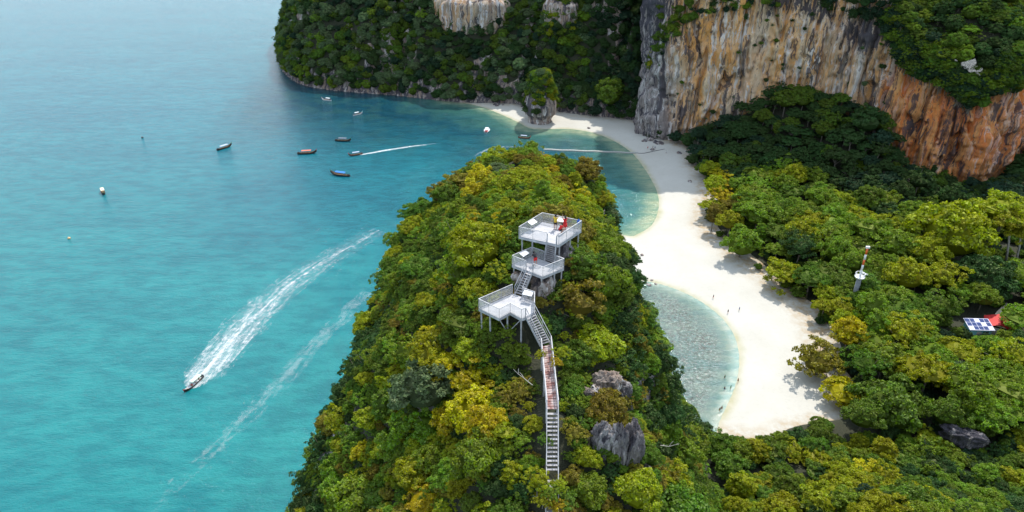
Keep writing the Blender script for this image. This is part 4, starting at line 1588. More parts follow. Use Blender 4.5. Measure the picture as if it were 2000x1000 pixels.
POSES = {
    'stand': dict(),
    'walk': dict(kL=(.11, .16, .52), aL=(.1, .30, .1), kR=(-.1, .0, .5), aR=(-.1, -.28, .12), eL=(.27, -.08, 1.16), wL=(.25, .02, .95), eR=(-.27, .06, 1.16), wR=(-.25, .22, 1.0)),
    'armup': dict(eR=(-.36, .05, 1.55), wR=(-.30, .08, 1.82), eL=(.34, .08, 1.22), wL=(.3, .25, 1.12)),
    'bend': dict(ch=(0, .24, 1.16), nk=(0, .38, 1.26), hd=(0, .46, 1.36), sL=(.17, .32, 1.2), sR=(-.17, .32, 1.2), eL=(.22, .36, .95), wL=(.16, .42, .72), eR=(-.22, .36, .95), wR=(-.16, .42, .72)),
    'squat': dict(pv=(0, -.08, .42), ch=(0, .10, .78), nk=(0, .16, .96), hd=(0, .2, 1.12), sL=(.18, .12, .9), sR=(-.18, .12, .9), eL=(.26, .28, .68), wL=(.14, .42, .66), eR=(-.26, .28, .68), wR=(-.14, .42, .66),
                  hL=(.1, -.06, .42), hR=(-.1, -.06, .42), kL=(.16, .34, .5), aL=(.13, .06, .08), kR=(-.16, .34, .5), aR=(-.13, .06, .08)),
}
_cache = {}


def body_mesh(pose):
    if pose in _cache: return _cache[pose]
    J = dict(pv=(0, 0, .93), ch=(0, 0, 1.25), nk=(0, 0, 1.44), hd=(0, .01, 1.60), sL=(.18, 0, 1.38), eL=(.26, 0, 1.10), wL=(.27, .06, .86), sR=(-.18, 0, 1.38), eR=(-.26, 0, 1.10), wR=(-.27, .06, .86),
             hL=(.095, 0, .88), kL=(.11, .03, .50), aL=(.11, 0, .09), hR=(-.095, 0, .88), kR=(-.11, .03, .50), aR=(-.11, 0, .09))
    J.update(POSES[pose])
    V, E, Rr = [], [], []
    ix = {}

    def v(k, p, r):
        ix[k] = len(V); V.append(p); Rr.append(r)
    for k, r in dict(pv=.135, ch=.145, nk=.055, hd=.095, sL=.062, eL=.042, wL=.028, sR=.062, eR=.042, wR=.028, hL=.09, kL=.058, aL=.04, hR=.09, kR=.058, aR=.04).items(): v(k, J[k], r)
    h = Vector(J['hd']); v('crown', h + Vector((0, 0, .10)), .07)
    for s in 'LR':
        a = Vector(J['a' + s]); v('t' + s, (a.x, a.y + .17, a.z - .05), .035)
        wv = Vector(J['w' + s]); d = (wv - Vector(J['e' + s])).normalized(); v('p' + s, wv + d * .09, .03)
    for a, b in [('pv', 'ch'), ('ch', 'nk'), ('nk', 'hd'), ('hd', 'crown'), ('ch', 'sL'), ('sL', 'eL'), ('eL', 'wL'), ('wL', 'pL'), ('ch', 'sR'), ('sR', 'eR'), ('eR', 'wR'), ('wR', 'pR'),
                 ('pv', 'hL'), ('hL', 'kL'), ('kL', 'aL'), ('aL', 'tL'), ('pv', 'hR'), ('hR', 'kR'), ('kR', 'aR'), ('aR', 'tR')]: E.append((ix[a], ix[b]))
    me = bpy.data.meshes.new('body_skin'); me.from_pydata([tuple(p) for p in V], E, [])
    o = bpy.data.objects.new('body_tmp', me); COL.objects.link(o)
    md = o.modifiers.new('skin', 'SKIN'); md.use_smooth_shade = True
    for i, r in enumerate(Rr): me.skin_vertices[0].data[i].radius = (r, r * (.72 if i < 2 else 1))
    me.skin_vertices[0].data[0].use_root = True
    o.modifiers.new('sub', 'SUBSURF').levels = 1
    dg = bpy.context.evaluated_depsgraph_get()
    out = bpy.data.meshes.new_from_object(o.evaluated_get(dg))
    bpy.data.objects.remove(o)
    bm = bmesh.new(); bm.from_mesh(out)
    # fingers, thumb, nose and ears
    fm = MB()
    for s in 'LR':
        wv = Vector(J['w' + s]); d = (wv - Vector(J['e' + s])).normalized(); p = wv + d * .10
        side = d.cross(Vector((0, 1, .2))).normalized()
        for j, ln in enumerate((.06, .075, .07, .055)):
            b = p + side * (j - 1.5) * .02
            fm.tube([b, b + d * ln * .5, b + d * ln + Vector((0, .018, 0))], [.009, .008, .006], 5)
        b = wv + d * .03 + side * .03
        fm.tube([b, b + side * .03 + d * .03, b + side * .035 + d * .06], [.011, .009, .007], 5)
    fm.tube([h + Vector((0, .085, .01)), h + Vector((0, .12, -.01))], [.014, .009], 5)
    for sx in (-1, 1): fm.tube([h + Vector((sx * .085, 0, .02)), h + Vector((sx * .105, -.01, .0))], [.022, .014], 5)
    tm = bpy.data.meshes.new('t'); tm.from_pydata(fm.v, [], fm.f)
    bm.from_mesh(tm); bm.to_mesh(out); bm.free()
    out.materials.clear(); out.materials.append(SKIN)
    out.name = 'body_' + pose
    _cache[pose] = (out, J)
    return _cache[pose]


def garment(J, kind):
    m = MB()
    V3 = Vector
    pv, ch, nk = V3(J['pv']), V3(J['ch']), V3(J['nk'])
    if kind in ('shirt', 'dress', 'swimsuit'):
        m.tube([pv + (pv - ch) * .1, pv.lerp(ch, .5), ch, ch.lerp(nk, .55), nk - (nk - ch) * .15], [.185, .165, .20, .17, .075], 12)
        if kind != 'swimsuit':
            for s in 'LR':
                a, b = V3(J['s' + s]), V3(J['e' + s])
                m.tube([a.lerp(ch, .35), a, a.lerp(b, .55)], [.085, .085, .06], 8)
    if kind == 'dress':
        k = (V3(J['kL']) + V3(J['kR'])) / 2
        m.tube([pv, pv.lerp(k, .5), k], [.19, .24, .30], 14)
    if kind in ('shorts', 'trousers', 'swimsuit'):
        m.tube([pv + V3((0, 0, .10)), pv, pv - V3((0, 0, .06))], [.165, .175, .15], 12)
        if kind != 'swimsuit':
            for s in 'LR':
                a, b, c = V3(J['h' + s]), V3(J['k' + s]), V3(J['a' + s])
                if kind == 'shorts': m.tube([a, a.lerp(b, .65)], [.115, .10], 8)
                else: m.tube([a, b, b.lerp(c, .9)], [.115, .085, .065], 8)
    return m


def person(loc, rz, pose, top, bottom, label, group, longhair=False, sc_=1.0):
    me, J = body_mesh(pose)
    root = empty('person', loc, rz)
    root.scale = (sc_,) * 3
    obj('body', me, root)
    h = Vector(J['hd'])
    m = MB(); m.lathe([(.1, -.06), (.118, .02), (.112, .09), (.07, .15), (.01, .175)], (h.x, h.y - .02, h.z), 10)
    if longhair: m.tube([h + Vector((0, -.07, .05)), h + Vector((0, -.11, -.12)), h + Vector((0, -.12, -.3))], [.08, .09, .05], 8)
    m.build('hair', HAIR, root, True)
    if top: garment(J, top[0]).build(top[0], C_[top[1]], root, True)
    if bottom: garment(J, bottom[0]).build(bottom[0], C_[bottom[1]], root, True)
    return tag(root, label, 'person', group)


gd = 'visitors on the viewing decks'
person(P(1103, 450, Z1), .6, 'armup', ('dress', 'red'), None, 'person in a long red dress raising one arm on the top deck', gd, True)
person(P(1094.5, 455.5, Z1), -1.9, 'squat', ('shirt', 'red'), ('shorts', 'black'), 'person in red top and black shorts crouching on the top deck', gd)
person(P(1084.5, 448, Z1), 2.6, 'armup', ('shirt', 'yellow'), ('shorts', 'black'), 'dark-haired person in yellow with raised arm by the back rail of the top deck', gd, True)
person(P(1045.5, 519, Z2), .4, 'bend', ('shirt', 'black'), ('shorts', 'red'), 'person in black and red bending over on the middle deck', gd)


def gz(px, py):
    p = P(px, py, .6)
    z = float(low_z(np.array([p.x]), np.array([p.y]))[0])
    return P(px, py, max(z, -.25))


gb = 'people on the beach'
person(gz(1393, 583), 1.2, 'walk', ('shirt', 'black'), ('shorts', 'red'), 'person with dark top walking alone on the sand above the lagoon tip', gb)
person(gz(1421.5, 612), 2.0, 'stand', ('shirt', 'black'), ('shorts', 'black'), 'small dark figure at the lagoon edge, left of a pair', gb)
person(gz(1443.5, 607), 1.0, 'stand', ('shirt', 'blue'), ('trousers', 'black'), 'dark figure standing on dry sand, right of a pair', gb)
person(gz(1415, 740), .6, 'stand', ('swimsuit', 'green'), ('shorts', 'black'), 'bather in green standing in the shallows, farthest from the sand', gb)
person(gz(1441, 747), 2.2, 'walk', ('swimsuit', 'brown'), ('shorts', 'black'), 'person walking on the sand just right of the bathers', gb)
person(gz(1426.5, 761), 1.4, 'stand', ('shirt', 'green'), ('shorts', 'black'), 'bather in a green shirt at the middle of the group in the shallows', gb)
person(gz(1414.5, 763), -.8, 'stand', ('swimsuit', 'black'), ('shorts', 'blue'), 'bather in black low in the water at the left of the group', gb)
person(gz(1405, 804), .3, 'stand', ('swimsuit', 'black'), ('shorts', 'yellow'), 'left one of two bathers close together at the bottom of the lagoon', gb)
person(gz(1409, 801), 2.8, 'stand', ('swimsuit', 'brown'), ('shorts', 'brown'), 'right one of two bathers close together at the bottom of the lagoon', gb)
for k, (a, b, lab) in enumerate([(1265, 291, 'small figure on the sand left of the jetty end boulder'), (1275, 290, 'darkest small figure on the sand above the jetty end'), (1279, 291, 'small figure just right of the darkest one above the jetty end'), (1301, 300, 'small figure on the sand right of the jetty end')]):
    person(gz(a, b), k * 1.7, ('stand', 'walk')[k % 2], ('shirt', ('red', 'black', 'blue', 'white')[k]), ('shorts', 'black'), lab, gb)

# ------------------------------------------------------------------ boats
M_HULL = plain('dark_hull_wood', (.035, .022, .018), .55, .3)
M_HULLB = plain('brown_hull_wood', (.17, .075, .045), .55, .3)
M_HULLW = plain('white_hull_paint', (.72, .74, .76), .4, .06)
M_INNER = plain('boat_deck_wood', (.30, .19, .11), .7, .3)
M_ENG = plain('engine_metal', (.06, .06, .07), .5, .3)
ROOFS = {'grey': plain('canopy_grey', (.42, .46, .58), .8, .1), 'red': plain('canopy_red', (.62, .16, .10), .8, .15), 'blue': plain('canopy_blue', (.03, .18, .62), .8, .15),
         'white': plain('canopy_white', (.75, .76, .78), .8, .06), 'mint': plain('canopy_mint', (.50, .68, .55), .8, .1), 'slate': plain('canopy_slate', (.16, .17, .22), .8, .1), 'cream': plain('canopy_cream', (.74, .68, .50), .8, .06)}
RIB = {'red': plain('ribbon_red', (.6, .02, .03), .8, .1), 'green': plain('ribbon_green', (.05, .35, .12), .8, .1)}


def hull_mesh(L, B, H, rise, mat, inner):
    n = 17
    V, F, mi = [], [], []
    prof = [(-1, 1.0), (-.93, .5), (-.62, .12), (0, 0), (.62, .12), (.93, .5), (1, 1.0)]
    inn = [(.86, 1.0), (.80, .55), (0, .42), (-.80, .55), (-.86, 1.0)]
    k = len(prof) + len(inn)
    for i in range(n):
        t = i / (n - 1)
        x = -L / 2 + L * t
        b = B / 2 * (.62 + .5 * math.sin(math.pi * min(1, t * 1.15) * .75)) * (1 - max(0, (t - .55) / .45) ** 2.2 * .97)
        up = rise * max(0, (t - .62) / .38) ** 2.3 + .12 * rise * max(0, (.2 - t) / .2) ** 2
        kz = -.3 + rise * .75 * max(0, (t - .74) / .26) ** 2
        for (u, v) in prof + inn:
            h = H + up - kz
            V.append((x, u * b, kz + v * h))
    for i in range(n - 1):
        for j in range(k):
            a, b_ = i * k + j, i * k + (j + 1) % k
            F.append((a, a + k, b_ + k, b_)); mi.append(1 if j >= len(prof) - 1 + 1 and j < k - 1 else 0)
    F.append(tuple(range(k))[::-1] if False else (0, 1, 2, 3, 4, 5, 6)); mi.append(0)
    me = bpy.data.meshes.new('hull'); me.from_pydata(V, [], F)
    me.materials.append(mat); me.materials.append(inner)
    for p, m_ in zip(me.polygons, mi): p.material_index = m_
    bm = bmesh.new(); bm.from_mesh(me); bmesh.ops.recalc_face_normals(bm, faces=bm.faces); bm.to_mesh(me); bm.free()
    return me


def longtail(stern, bow, hull, roof, rib, label, rspan=(-.28, .22), rise=1.5, tail=True, wide=1.0, inner=None):
    s, b = P(*stern), P(*bow)
    d = b - s
    L = max(7.0, min(d.length, 14.0)); rz = math.atan2(d.y, d.x); c = (s + b) / 2
    root = empty('longtail_boat', (c.x, c.y, .05), rz)
    B, H = L * .17 * wide, .55 * L / 10 + .1
    obj('hull', hull_mesh(L, B, H, rise * L / 10, hull, inner or M_INNER), root)
    x0, x1 = rspan[0] * L, rspan[1] * L
    if roof:
        m = MB(); n = 7; V = []
        for x in (x0, (x0 + x1) / 2, x1):
            for j in range(n):
                u = -1 + 2 * j / (n - 1)
                V.append((x, u * B * .5, H + 1.25 + .16 * (1 - u * u)))
        k = len(V)
        V += [(a, b_, z - .05) for a, b_, z in V]
        F = []
        for i in range(2):
            for j in range(n - 1):
                q = (i * n + j, (i + 1) * n + j, (i + 1) * n + j + 1, i * n + j + 1)
                F.append(q); F.append(tuple(w_ + k for w_ in q[::-1]))
        ring = list(range(0, n)) + [2 * n - 1, 3 * n - 1] + list(range(3 * n - 2, 2 * n - 1, -1)) + [n]
        for i in range(len(ring)):
            a, b_ = ring[i], ring[(i + 1) % len(ring)]
            F.append((a, b_, b_ + k, a + k))
        m.add(V, F); m.build('canopy', ROOFS[roof], root)
        for x in (x0 + .2, (x0 + x1) / 2, x1 - .2):
            for sy in (-1, 1): MB().bar((x, sy * B * .42, H - .1), (x, sy * B * .42, H + 1.28), .06).build('canopy_post', M_INNER, root)
    for x in np.linspace(-.3, .3, 4): MB().box((x * L, 0, H * .62), (.3, B * .78, .06)).build('bench', M_INNER, root)
    r_ = rise * L / 10
    m = MB(); m.tube([(L * .42, 0, H + r_ * .35), (L * .5, 0, H + r_ * .95), (L * .525, 0, H + r_ * 1.35)], [.16, .13, .09], 6).build('stem_post', hull, root)
    m = MB(); m.tube([(L * .492, 0, H + r_ * .72), (L * .502, 0, H + r_ * 1.0)], [.22, .2], 8).build('bow_ribbon', RIB[rib], root)
    e = MB(); e.box((-L * .44, 0, H + .28), (.9, .5, .45)); e.box((-L * .44, 0, H + .56), (.5, .3, .14)); eo = e.build('engine', M_ENG, root)
    if tail: MB().tube([(-L * .46, 0, H + .25), (-L * .62, .1, .35), (-L * .74, .2, .0)], [.05, .045, .03], 6).build('tail_shaft', M_ENG, root)
    return tag(root, label, 'boat', 'longtail boats on the bay')


longtail((424, 294), (453, 285), M_HULL, 'grey', 'green', 'black longtail boat with a pale grey canopy, moored alone left of the others')
longtail((581, 301), (619, 299), M_HULL, 'red', 'red', 'dark longtail boat with an orange red canopy and high prow')
longtail((655, 275), (686, 276), M_HULL, 'slate', 'green', 'dark longtail boat with a slate canopy, low and long, above the others', wide=.9)
longtail((708, 301), (681, 305), M_HULLB, 'grey', 'red', 'brown longtail boat under way, drawing a white wake to the right')
longtail((683, 345), (646, 340), M_HULL, 'blue', 'green', 'dark longtail boat with a bright blue canopy')
longtail((647, 197), (629, 195), M_HULLW, 'white', 'red', 'pale longtail boat close to the headland shore, farthest of all', rspan=(-.4, .05), tail=False)
longtail((690, 226), (708, 222), M_HULLW, 'white', 'green', 'white longtail boat near the headland, right of the farthest boat', rspan=(-.35, .1), tail=False)
longtail((1012, 269), (1036, 271), M_HULLB, 'grey', 'red', 'low longtail boat with a pale roof just behind the ridge top', wide=.9)
longtail((199, 371), (204, 382), M_HULL, 'cream', 'green', 'longtail boat with cream canopy seen end on at far left', tail=True, wide=1.15)
longtail((397, 736), (360, 768), M_HULL, 'mint', 'red', 'black longtail boat racing toward the lower left ahead of a broad wake', rspan=(-.36, .10), rise=.9, inner=M_HULLW)
_bt = P(376, 756)
person((_bt.x, _bt.y, .35), -2.4, 'squat', ('shirt', 'red'), ('shorts', 'black'), 'passenger in red near the bow of the racing boat', 'people aboard the racing boat')
_bt = P(389.5, 744)
person((_bt.x, _bt.y, .45), -2.4, 'stand', ('shirt', 'black'), ('trousers', 'black'), 'helmsman in black standing at the stern of the racing boat', 'people aboard the racing boat')


def speedboat(stern, bow, label):
    s, b = P(*stern), P(*bow); d = b - s; L = 8.0
    root = empty('speedboat', ((s.x + b.x) / 2, (s.y + b.y) / 2, .05), math.atan2(d.y, d.x))
    obj('hull', hull_mesh(L, L * .42, .75, .45, M_HULLW, M_HULLW), root)
    m = MB(); m.add([(-1.4, -1.1, 1.9), (1.2, -1.0, 1.9), (1.2, 1.0, 1.9), (-1.4, 1.1, 1.9), (-1.4, -1.1, 1.98), (1.2, -1.0, 2.02), (1.2, 1.0, 2.02), (-1.4, 1.1, 1.98)],
                    [(3, 2, 1, 0), (4, 5, 6, 7), (0, 1, 5, 4), (1, 2, 6, 5), (2, 3, 7, 6), (3, 0, 4, 7)])
    m.build('canopy', ROOFS['white'], root)
    for x in (-1.3, 1.1):
        for y in (-.95, .95): MB().bar((x, y, .7), (x, y, 1.92), .05).build('canopy_post', M_GALV, root)
    m = MB(); m.add([(1.3, -1.0, .8), (1.9, 0, .8), (1.3, 1.0, .8), (1.0, -.85, 1.35), (1.5, 0, 1.35), (1.0, .85, 1.35)], [(0, 1, 4, 3), (1, 2, 5, 4)])
    m.build('windscreen', M_ENG, root)
    for y in (-.4, .4): MB().box((-L * .5 - .2, y, .75), (.5, .35, .9)).build('outboard_motor', M_ENG, root)
    MB().box((-1.8, 0, .65), (1.2, 1.8, .35)).build('seat', C_['red'], root)
    tag(root, label, 'boat')


speedboat((949, 260), (953, 252), 'small white speedboat anchored in the bay above the ridge')
M_BUOY = plain('buoy_plastic', (.70, .45, .20), .4, .1)
for (a, b, lab) in ((135, 466, 'small pale buoy floating alone at far left'), (278, 269, 'tiny dark buoy floating in the upper left sea')):
    p = P(a, b)
    root = empty('buoy', p)
    m = MB(); m.lathe([(.15, -.3), (.6, -.1), (.7, .25), (.45, .6), (.12, .75)], n=12); m.build('float', M_BUOY if a < 200 else M_ENG, root, True)
    MB().tube([(0, 0, .7), (0, 0, 1.3)], .07, 6).build('pole', M_GALV, root)
    tag(root, lab, 'buoy', 'buoys on the open sea')

# floating jetty
M_PONT = plain('pontoon_plastic', (.36, .36, .34), .5, .08)


def jetty():
    pa, pb = P(1062, 292, .2), P(1246, 299, .2)
    root = empty('floating_jetty', pa)
    n = 30
    d = (pb - pa)
    a = math.atan2(d.y, d.x)
    for i in range(n):
        c = d * ((i + .5) / n)
        wob = .25 * math.sin(i * .9)
        o = MB()
        ln = d.length / n - .06
        o.box((0, 0, .0), (ln, 1.5, .45)); o.box((0, .65, .27), (ln * .9, .12, .08)); o.box((0, -.65, .27), (ln * .9, .12, .08))
        q = o.build('pontoon', M_PONT, root, loc=(c.x - math.sin(a) * wob, c.y + math.cos(a) * wob, .05)); q.rotation_euler[2] = a
    pts = [P(1246, 299, .3), P(1258, 299, .6), P(1275, 295.5, .9), P(1298, 291, 1.0)]
    MB().tube([p - pa for p in crom([tuple(p) for p in pts], 5).tolist() and [Vector(q) for q in crom([tuple(p) for p in pts], 5)]], .14, 6).build('mooring_rope', M_ENG, root)
    tag(root, 'white floating jetty running from the ridge to the far beach', 'jetty')


jetty()

# ------------------------------------------------------------------ rocks and boulders
def rock_mesh(seed, r=1.0, sq=(1, 1, .7), zone=(.9, 0, .35), detail=2):
    bm = bmesh.new(); bmesh.ops.create_icosphere(bm, subdivisions=detail, radius=1)
    v = np.array([q.co for q in bm.verts])
    n = 1 + .35 * fbm(v[:, 0] * 1.4, v[:, 1] * 1.4, v[:, 2] * 1.4, seed=seed) + .15 * noise(v[:, 0] * 4, v[:, 1] * 4, v[:, 2] * 2, seed)
    v = v * n[:, None] * np.array(sq) * r
    for q, c in zip(bm.verts, v): q.co = c
    me = bpy.data.meshes.new('boulder'); bm.to_mesh(me); bm.free()
    me.materials.append(M_ROCK)
    color_attr(me, 'zone', np.tile(zone, (len(v), 1)))
    return me


RK = [rock_mesh(900 + k, 1, (1, .8, .55), (.9, .2, .55)) for k in range(4)]
spots = []
for k in range(16):
    a, b = random.choice([(1246, 512), (1240, 528), (1250, 545), (1236, 500), (1262, 546), (1272, 549), (1250, 536)])
    spots.append((a + random.gauss(0, 6), b + random.gauss(0, 6), random.uniform(.5, 1.3), 'brown boulder on the sand at the foot of the ridge', 'boulders at the foot of the ridge'))
for k in range(14):
    a = random.uniform(1248, 1300); b = np.interp(a, [1248, 1300], [272, 284]) + random.gauss(0, 2)
    spots.append((a, b, random.uniform(.9, 2.0), 'reddish brown boulder at the foot of the cliff corner', 'boulders at the foot of the cliff corner'))
for k in range(16):
    a = random.uniform(960, 1045); b = np.interp(a, [960, 1045], [203, 212]) + abs(random.gauss(0, 2.5))
    spots.append((a, b, random.uniform(.8, 1.8), 'boulder scattered along the back of the far beach', 'boulders along the far beach'))
spots += [(1274, 293.5, 1.4, 'dark boulder beside the end of the jetty rope', None), (1326, 301, 1.6, 'lone dark boulder on the sand near the forest corner', None), (1347, 356, 1.2, 'small dark rock on the sand beside the yellow bushes', None),
          (1332, 608, 1.2, 'dark rock in the lagoon shallows', None), (1150, 250, 1.2, 'dark rock on sand right of the sea stack', None)]
ORD = ['first', 'second', 'third', 'fourth', 'fifth', 'sixth', 'seventh', 'eighth', 'ninth', 'tenth', 'eleventh', 'twelfth', 'thirteenth', 'fourteenth', 'fifteenth', 'sixteenth', 'seventeenth', 'eighteenth']
_cnt = {}
spots.sort(key=lambda q: q[0])
for i, (a, b, r, lab, grp) in enumerate(spots):
    if grp:
        _cnt[grp] = _cnt.get(grp, 0) + 1
        lab = lab + ', ' + ORD[_cnt[grp] - 1] + ' from the left'
    p = P(a, b, .5)
    z = float(low_z(np.array([p.x]), np.array([p.y]))[0])
    o = obj('boulder', RK[i % 4], loc=(p.x, p.y, z + r * .12), rot=(0, 0, i * 1.3), scale=(r, r, r))
    tag(o, lab, 'boulder', grp)

# crags on the ridge
def crag(pos, r, sq, label, seed, zone=(.95, 0, .1), name='crag', det=4):
    bm = bmesh.new(); bmesh.ops.create_icosphere(bm, subdivisions=det + 1, radius=1)
    v = np.array([q.co for q in bm.verts])
    n = 1 + .5 * fbm(v[:, 0] * 1.6, v[:, 1] * 1.6, v[:, 2] * 1.3, seed=seed) + .75 * (.3 - np.abs(fbm(v[:, 0] * 3.2, v[:, 1] * 3.2, v[:, 2] * .6, seed=seed + 2))) + .16 * fbm(v[:, 0] * 8, v[:, 1] * 8, v[:, 2] * 2.0, seed=seed + 4)
    n = np.where(v[:, 2] > .3, n + .25 * np.abs(fbm(v[:, 0] * 5, v[:, 1] * 5, 0, seed=seed + 6)), n)
    v = v * n[:, None] * np.array(sq) * r
    for q, c in zip(bm.verts, v): q.co = c
    me = bpy.data.meshes.new(name); bm.to_mesh(me); bm.free()
    me.materials.append(M_ROCK)
    for p in me.polygons: p.use_smooth = True
    color_attr(me, 'zone', np.tile(zone, (len(v), 1)))
    o = obj(name, me, loc=pos, rot=(0, 0, seed))
    return tag(o, label, 'rock')


def onhill(px, py, up=0.0):
    a, b = (px - 1000) / FPX, (py - 500) / FPX
    for t in np.arange(40, 330, .25):
        x, y, z = a * t, (CP - b * SP) * t, CAM_H + (-SP - b * CP) * t
        if z < ground_at(x, y) + up: return Vector((x, y, z))
    return Vector((a * 80, CP * 80, 90))


crag(onhill(1186, 748, 1.6), 1.15, (1.1, .8, .95), 'pale grey crag poking out of the canopy right of the walkway', 3, (.8, 0, -1.2))
crag(onhill(1166, 764, .8), .7, (1.3, .8, .8), 'low pale rock at the left foot of the pale crag', 5, (.8, 0, -1.2))
crag(onhill(1148, 768, .8), .5, (1.3, .8, .8), 'smallest pale rock, left of the pale crag', 6, (.8, 0, -1.2))
crag(onhill(1216, 768, .8), .9, (.8, .8, 1.2), 'greyish purple rock right of the pale crag', 7, (1, 0, .1))
crag(onhill(1240, 752, .8), .7, (.8, .8, 1.2), 'small dark rock right of the greyish purple one', 8, (1, 0, .3))
crag(onhill(1236, 900, .0) + Vector((0, .5, .6)), 1.45, (.72, .6, 1.75), 'tall dark fluted rock face below the pale crag', 11, (1, .0, .72))
crag(onhill(1205, 895, .0) + Vector((0, .3, .4)), 1.3, (.62, .5, 1.9), 'fluted grey rock face left of the tallest one', 12, (1, 0, .6))
crag(onhill(1176, 885, .0) + Vector((0, .5, .2)), 1.3, (.8, .7, 1.5), 'dark recessed rock at far left of the fluted faces', 13, (1, 0, .7))
crag(onhill(1062, 562, .4), 1.3, (1.0, .9, 1.0), 'brown grey rock knob under the middle deck', 17, (.8, .1, .25))
crag(onhill(1014, 545, .3), .8, (1, .9, .9), 'pinkish rock left of the upper open stair', 19, (.7, .2, .1))
crag(onhill(1100, 500, .3), 1.1, (1.1, .9, 1), 'dark rock under the right side of the top deck', 23, (1, 0, .5))
crag(onhill(1212, 395, 2) + Vector((1, 0, -1)), 2.4, (.8, .9, 1.5), 'black rock brow on the right skyline of the ridge', 29, (1, 0, .9))
crag(onhill(1880, 852, 5.0) , 2.7, (1.9, .9, .9), 'dark purple boulder among the trees at lower right', 31, (1, 0, 1))

# bare branches
def branch(p, lab, seed, s=1.0, dirv=(1, 0, 1)):
    r = random.Random(seed)
    m = MB(); d = Vector(dirv).normalized()
    q = [Vector((0, 0, 0))]
    for i in range(4): q.append(q[-1] + (d + Vector((r.uniform(-.3, .3), r.uniform(-.3, .3), r.uniform(-.2, .3)))) * .7 * s)
    m.tube(q, [.05 * s, .042 * s, .035 * s, .025 * s, .015 * s], 6)
    for i in (1, 2, 3):
        e = q[i] + Vector((r.uniform(-1, 1), r.uniform(-.6, .6), r.uniform(.4, 1.1))) * .8 * s
        m.tube([q[i], (q[i] + e) / 2 + Vector((0, 0, .1)), e], [.04 * s, .03 * s, .012 * s], 5)
    return tag(m.build('dead_branch', M_PALEBARK, loc=p), lab, 'branch')


branch(onhill(1040, 752, 2.2), 'bare whitish branch sticking out left of the walkway', 3, .75, (-1, .2, 1))
branch(onhill(1290, 870, 4.0), 'bare pale branch lying across leaves right of the dark face', 4, .7, (1, 0, .1))
branch(onhill(1075, 985, 1.4), 'fallen pale branch crossing the stairs at the bottom edge', 6, .6, (-1, .1, .5))


def bare_trunk(px0, py0, px1, py1, zt, zb, lab, fork=True):
    b = P(px0, py0, zb); a, bb = (px1 - 1000) / FPX, (py1 - 500) / FPX
    t = b.y / (CP - bb * SP); top = Vector((a * t, b.y, CAM_H + (-SP - bb * CP) * t))
    m = MB(); root = empty('tall_tree', b)
    T = top - b
    m.tube([(0, 0, -1), T * .5 + Vector((.3, 0, 0)), T], [.55, .42, .3], 7)
    if fork: m.tube([T * .6, T * .8 + Vector((1.2, 0, 0)), T + Vector((1.5, 0, .5))], [.3, .25, .2], 6)
    m.build('trunk', M_PALEBARK, root, True)
    c = obj('crown', SHAPES[IDX['flat'][0]][1], root, loc=T + Vector((0, 1, -5)), scale=(8, 8, 8)); c.color = (*PAL[3][1], 1); c['tree_tint'] = PAL[3][1]
    tag(root, lab, 'tree')


bare_trunk(1966, 508, 1972, 438, 20, 6, 'tall tree with a pale forked bare trunk at the right edge')
bare_trunk(1985, 510, 1994, 455, 20, 6, 'tall tree with a single pale leaning trunk at the right edge', False)

# ------------------------------------------------------------------ mast
M_ORANGE = plain('mast_orange', (.75, .14, .03), .5, .08)
M_CONC = plain('grey_column', (.22, .23, .25), .8, .15)


def mast():
    b = P(1663, 600, 3); root = empty('radio_mast', b)
    MB().tube([(0, 0, 0), (0, 0, 12.5)], [.95, .85], 10).build('column', M_CONC, root, True)
    m = MB(); m.lathe([(.8, 12.4), (1.7, 13.0), (1.8, 13.4), (1.7, 13.4), (.9, 13.45)], n=14); m.build('platform', M_WHITE, root)
    m = MB()
    for k in range(10):
        a = k * .628; m.bar((1.65 * math.cos(a), 1.65 * math.sin(a), 13.4), (1.65 * math.cos(a), 1.65 * math.sin(a), 14.7), .1)
        a2 = a + .628; m.bar((1.65 * math.cos(a), 1.65 * math.sin(a), 14.7), (1.65 * math.cos(a2), 1.65 * math.sin(a2), 14.7), .12)
    m.build('guard_rail', M_WHITE, root)
    zs = [13.4, 16.2, 18.3, 20.4, 22.6, 25.0]
    for i in range(5):
        MB().tube([(0, 0, zs[i]), (0, 0, zs[i + 1])], .36, 8).build('mast_section', (M_WHITE, M_WHITE, M_ORANGE, M_WHITE, M_ORANGE)[i], root, True)
    MB().box((0, 0, 25.5), (1.3, .7, .7)).build('lamp_head', M_WHITE, root)
    MB().bar((0, 0, 15), (3.6, .5, 13.6), .4).build('solar_arm', M_WHITE, root)
    tag(root, 'red and white banded mast on a grey column above the trees', 'mast')


mast()

# ------------------------------------------------------------------ huts
M_SOLAR = plain('solar_cell', (.02, .04, .16), .12, .2)
M_FRAME = plain('panel_frame', (.62, .62, .75), .4, .05)
M_TURQ = plain('turquoise_wall', (.22, .50, .52), .8, .1)
M_REDROOF = plain('red_roof', (.55, .03, .03), .6, .12)
M_PLASTER = plain('cream_plaster', (.50, .46, .40), .9, .1)


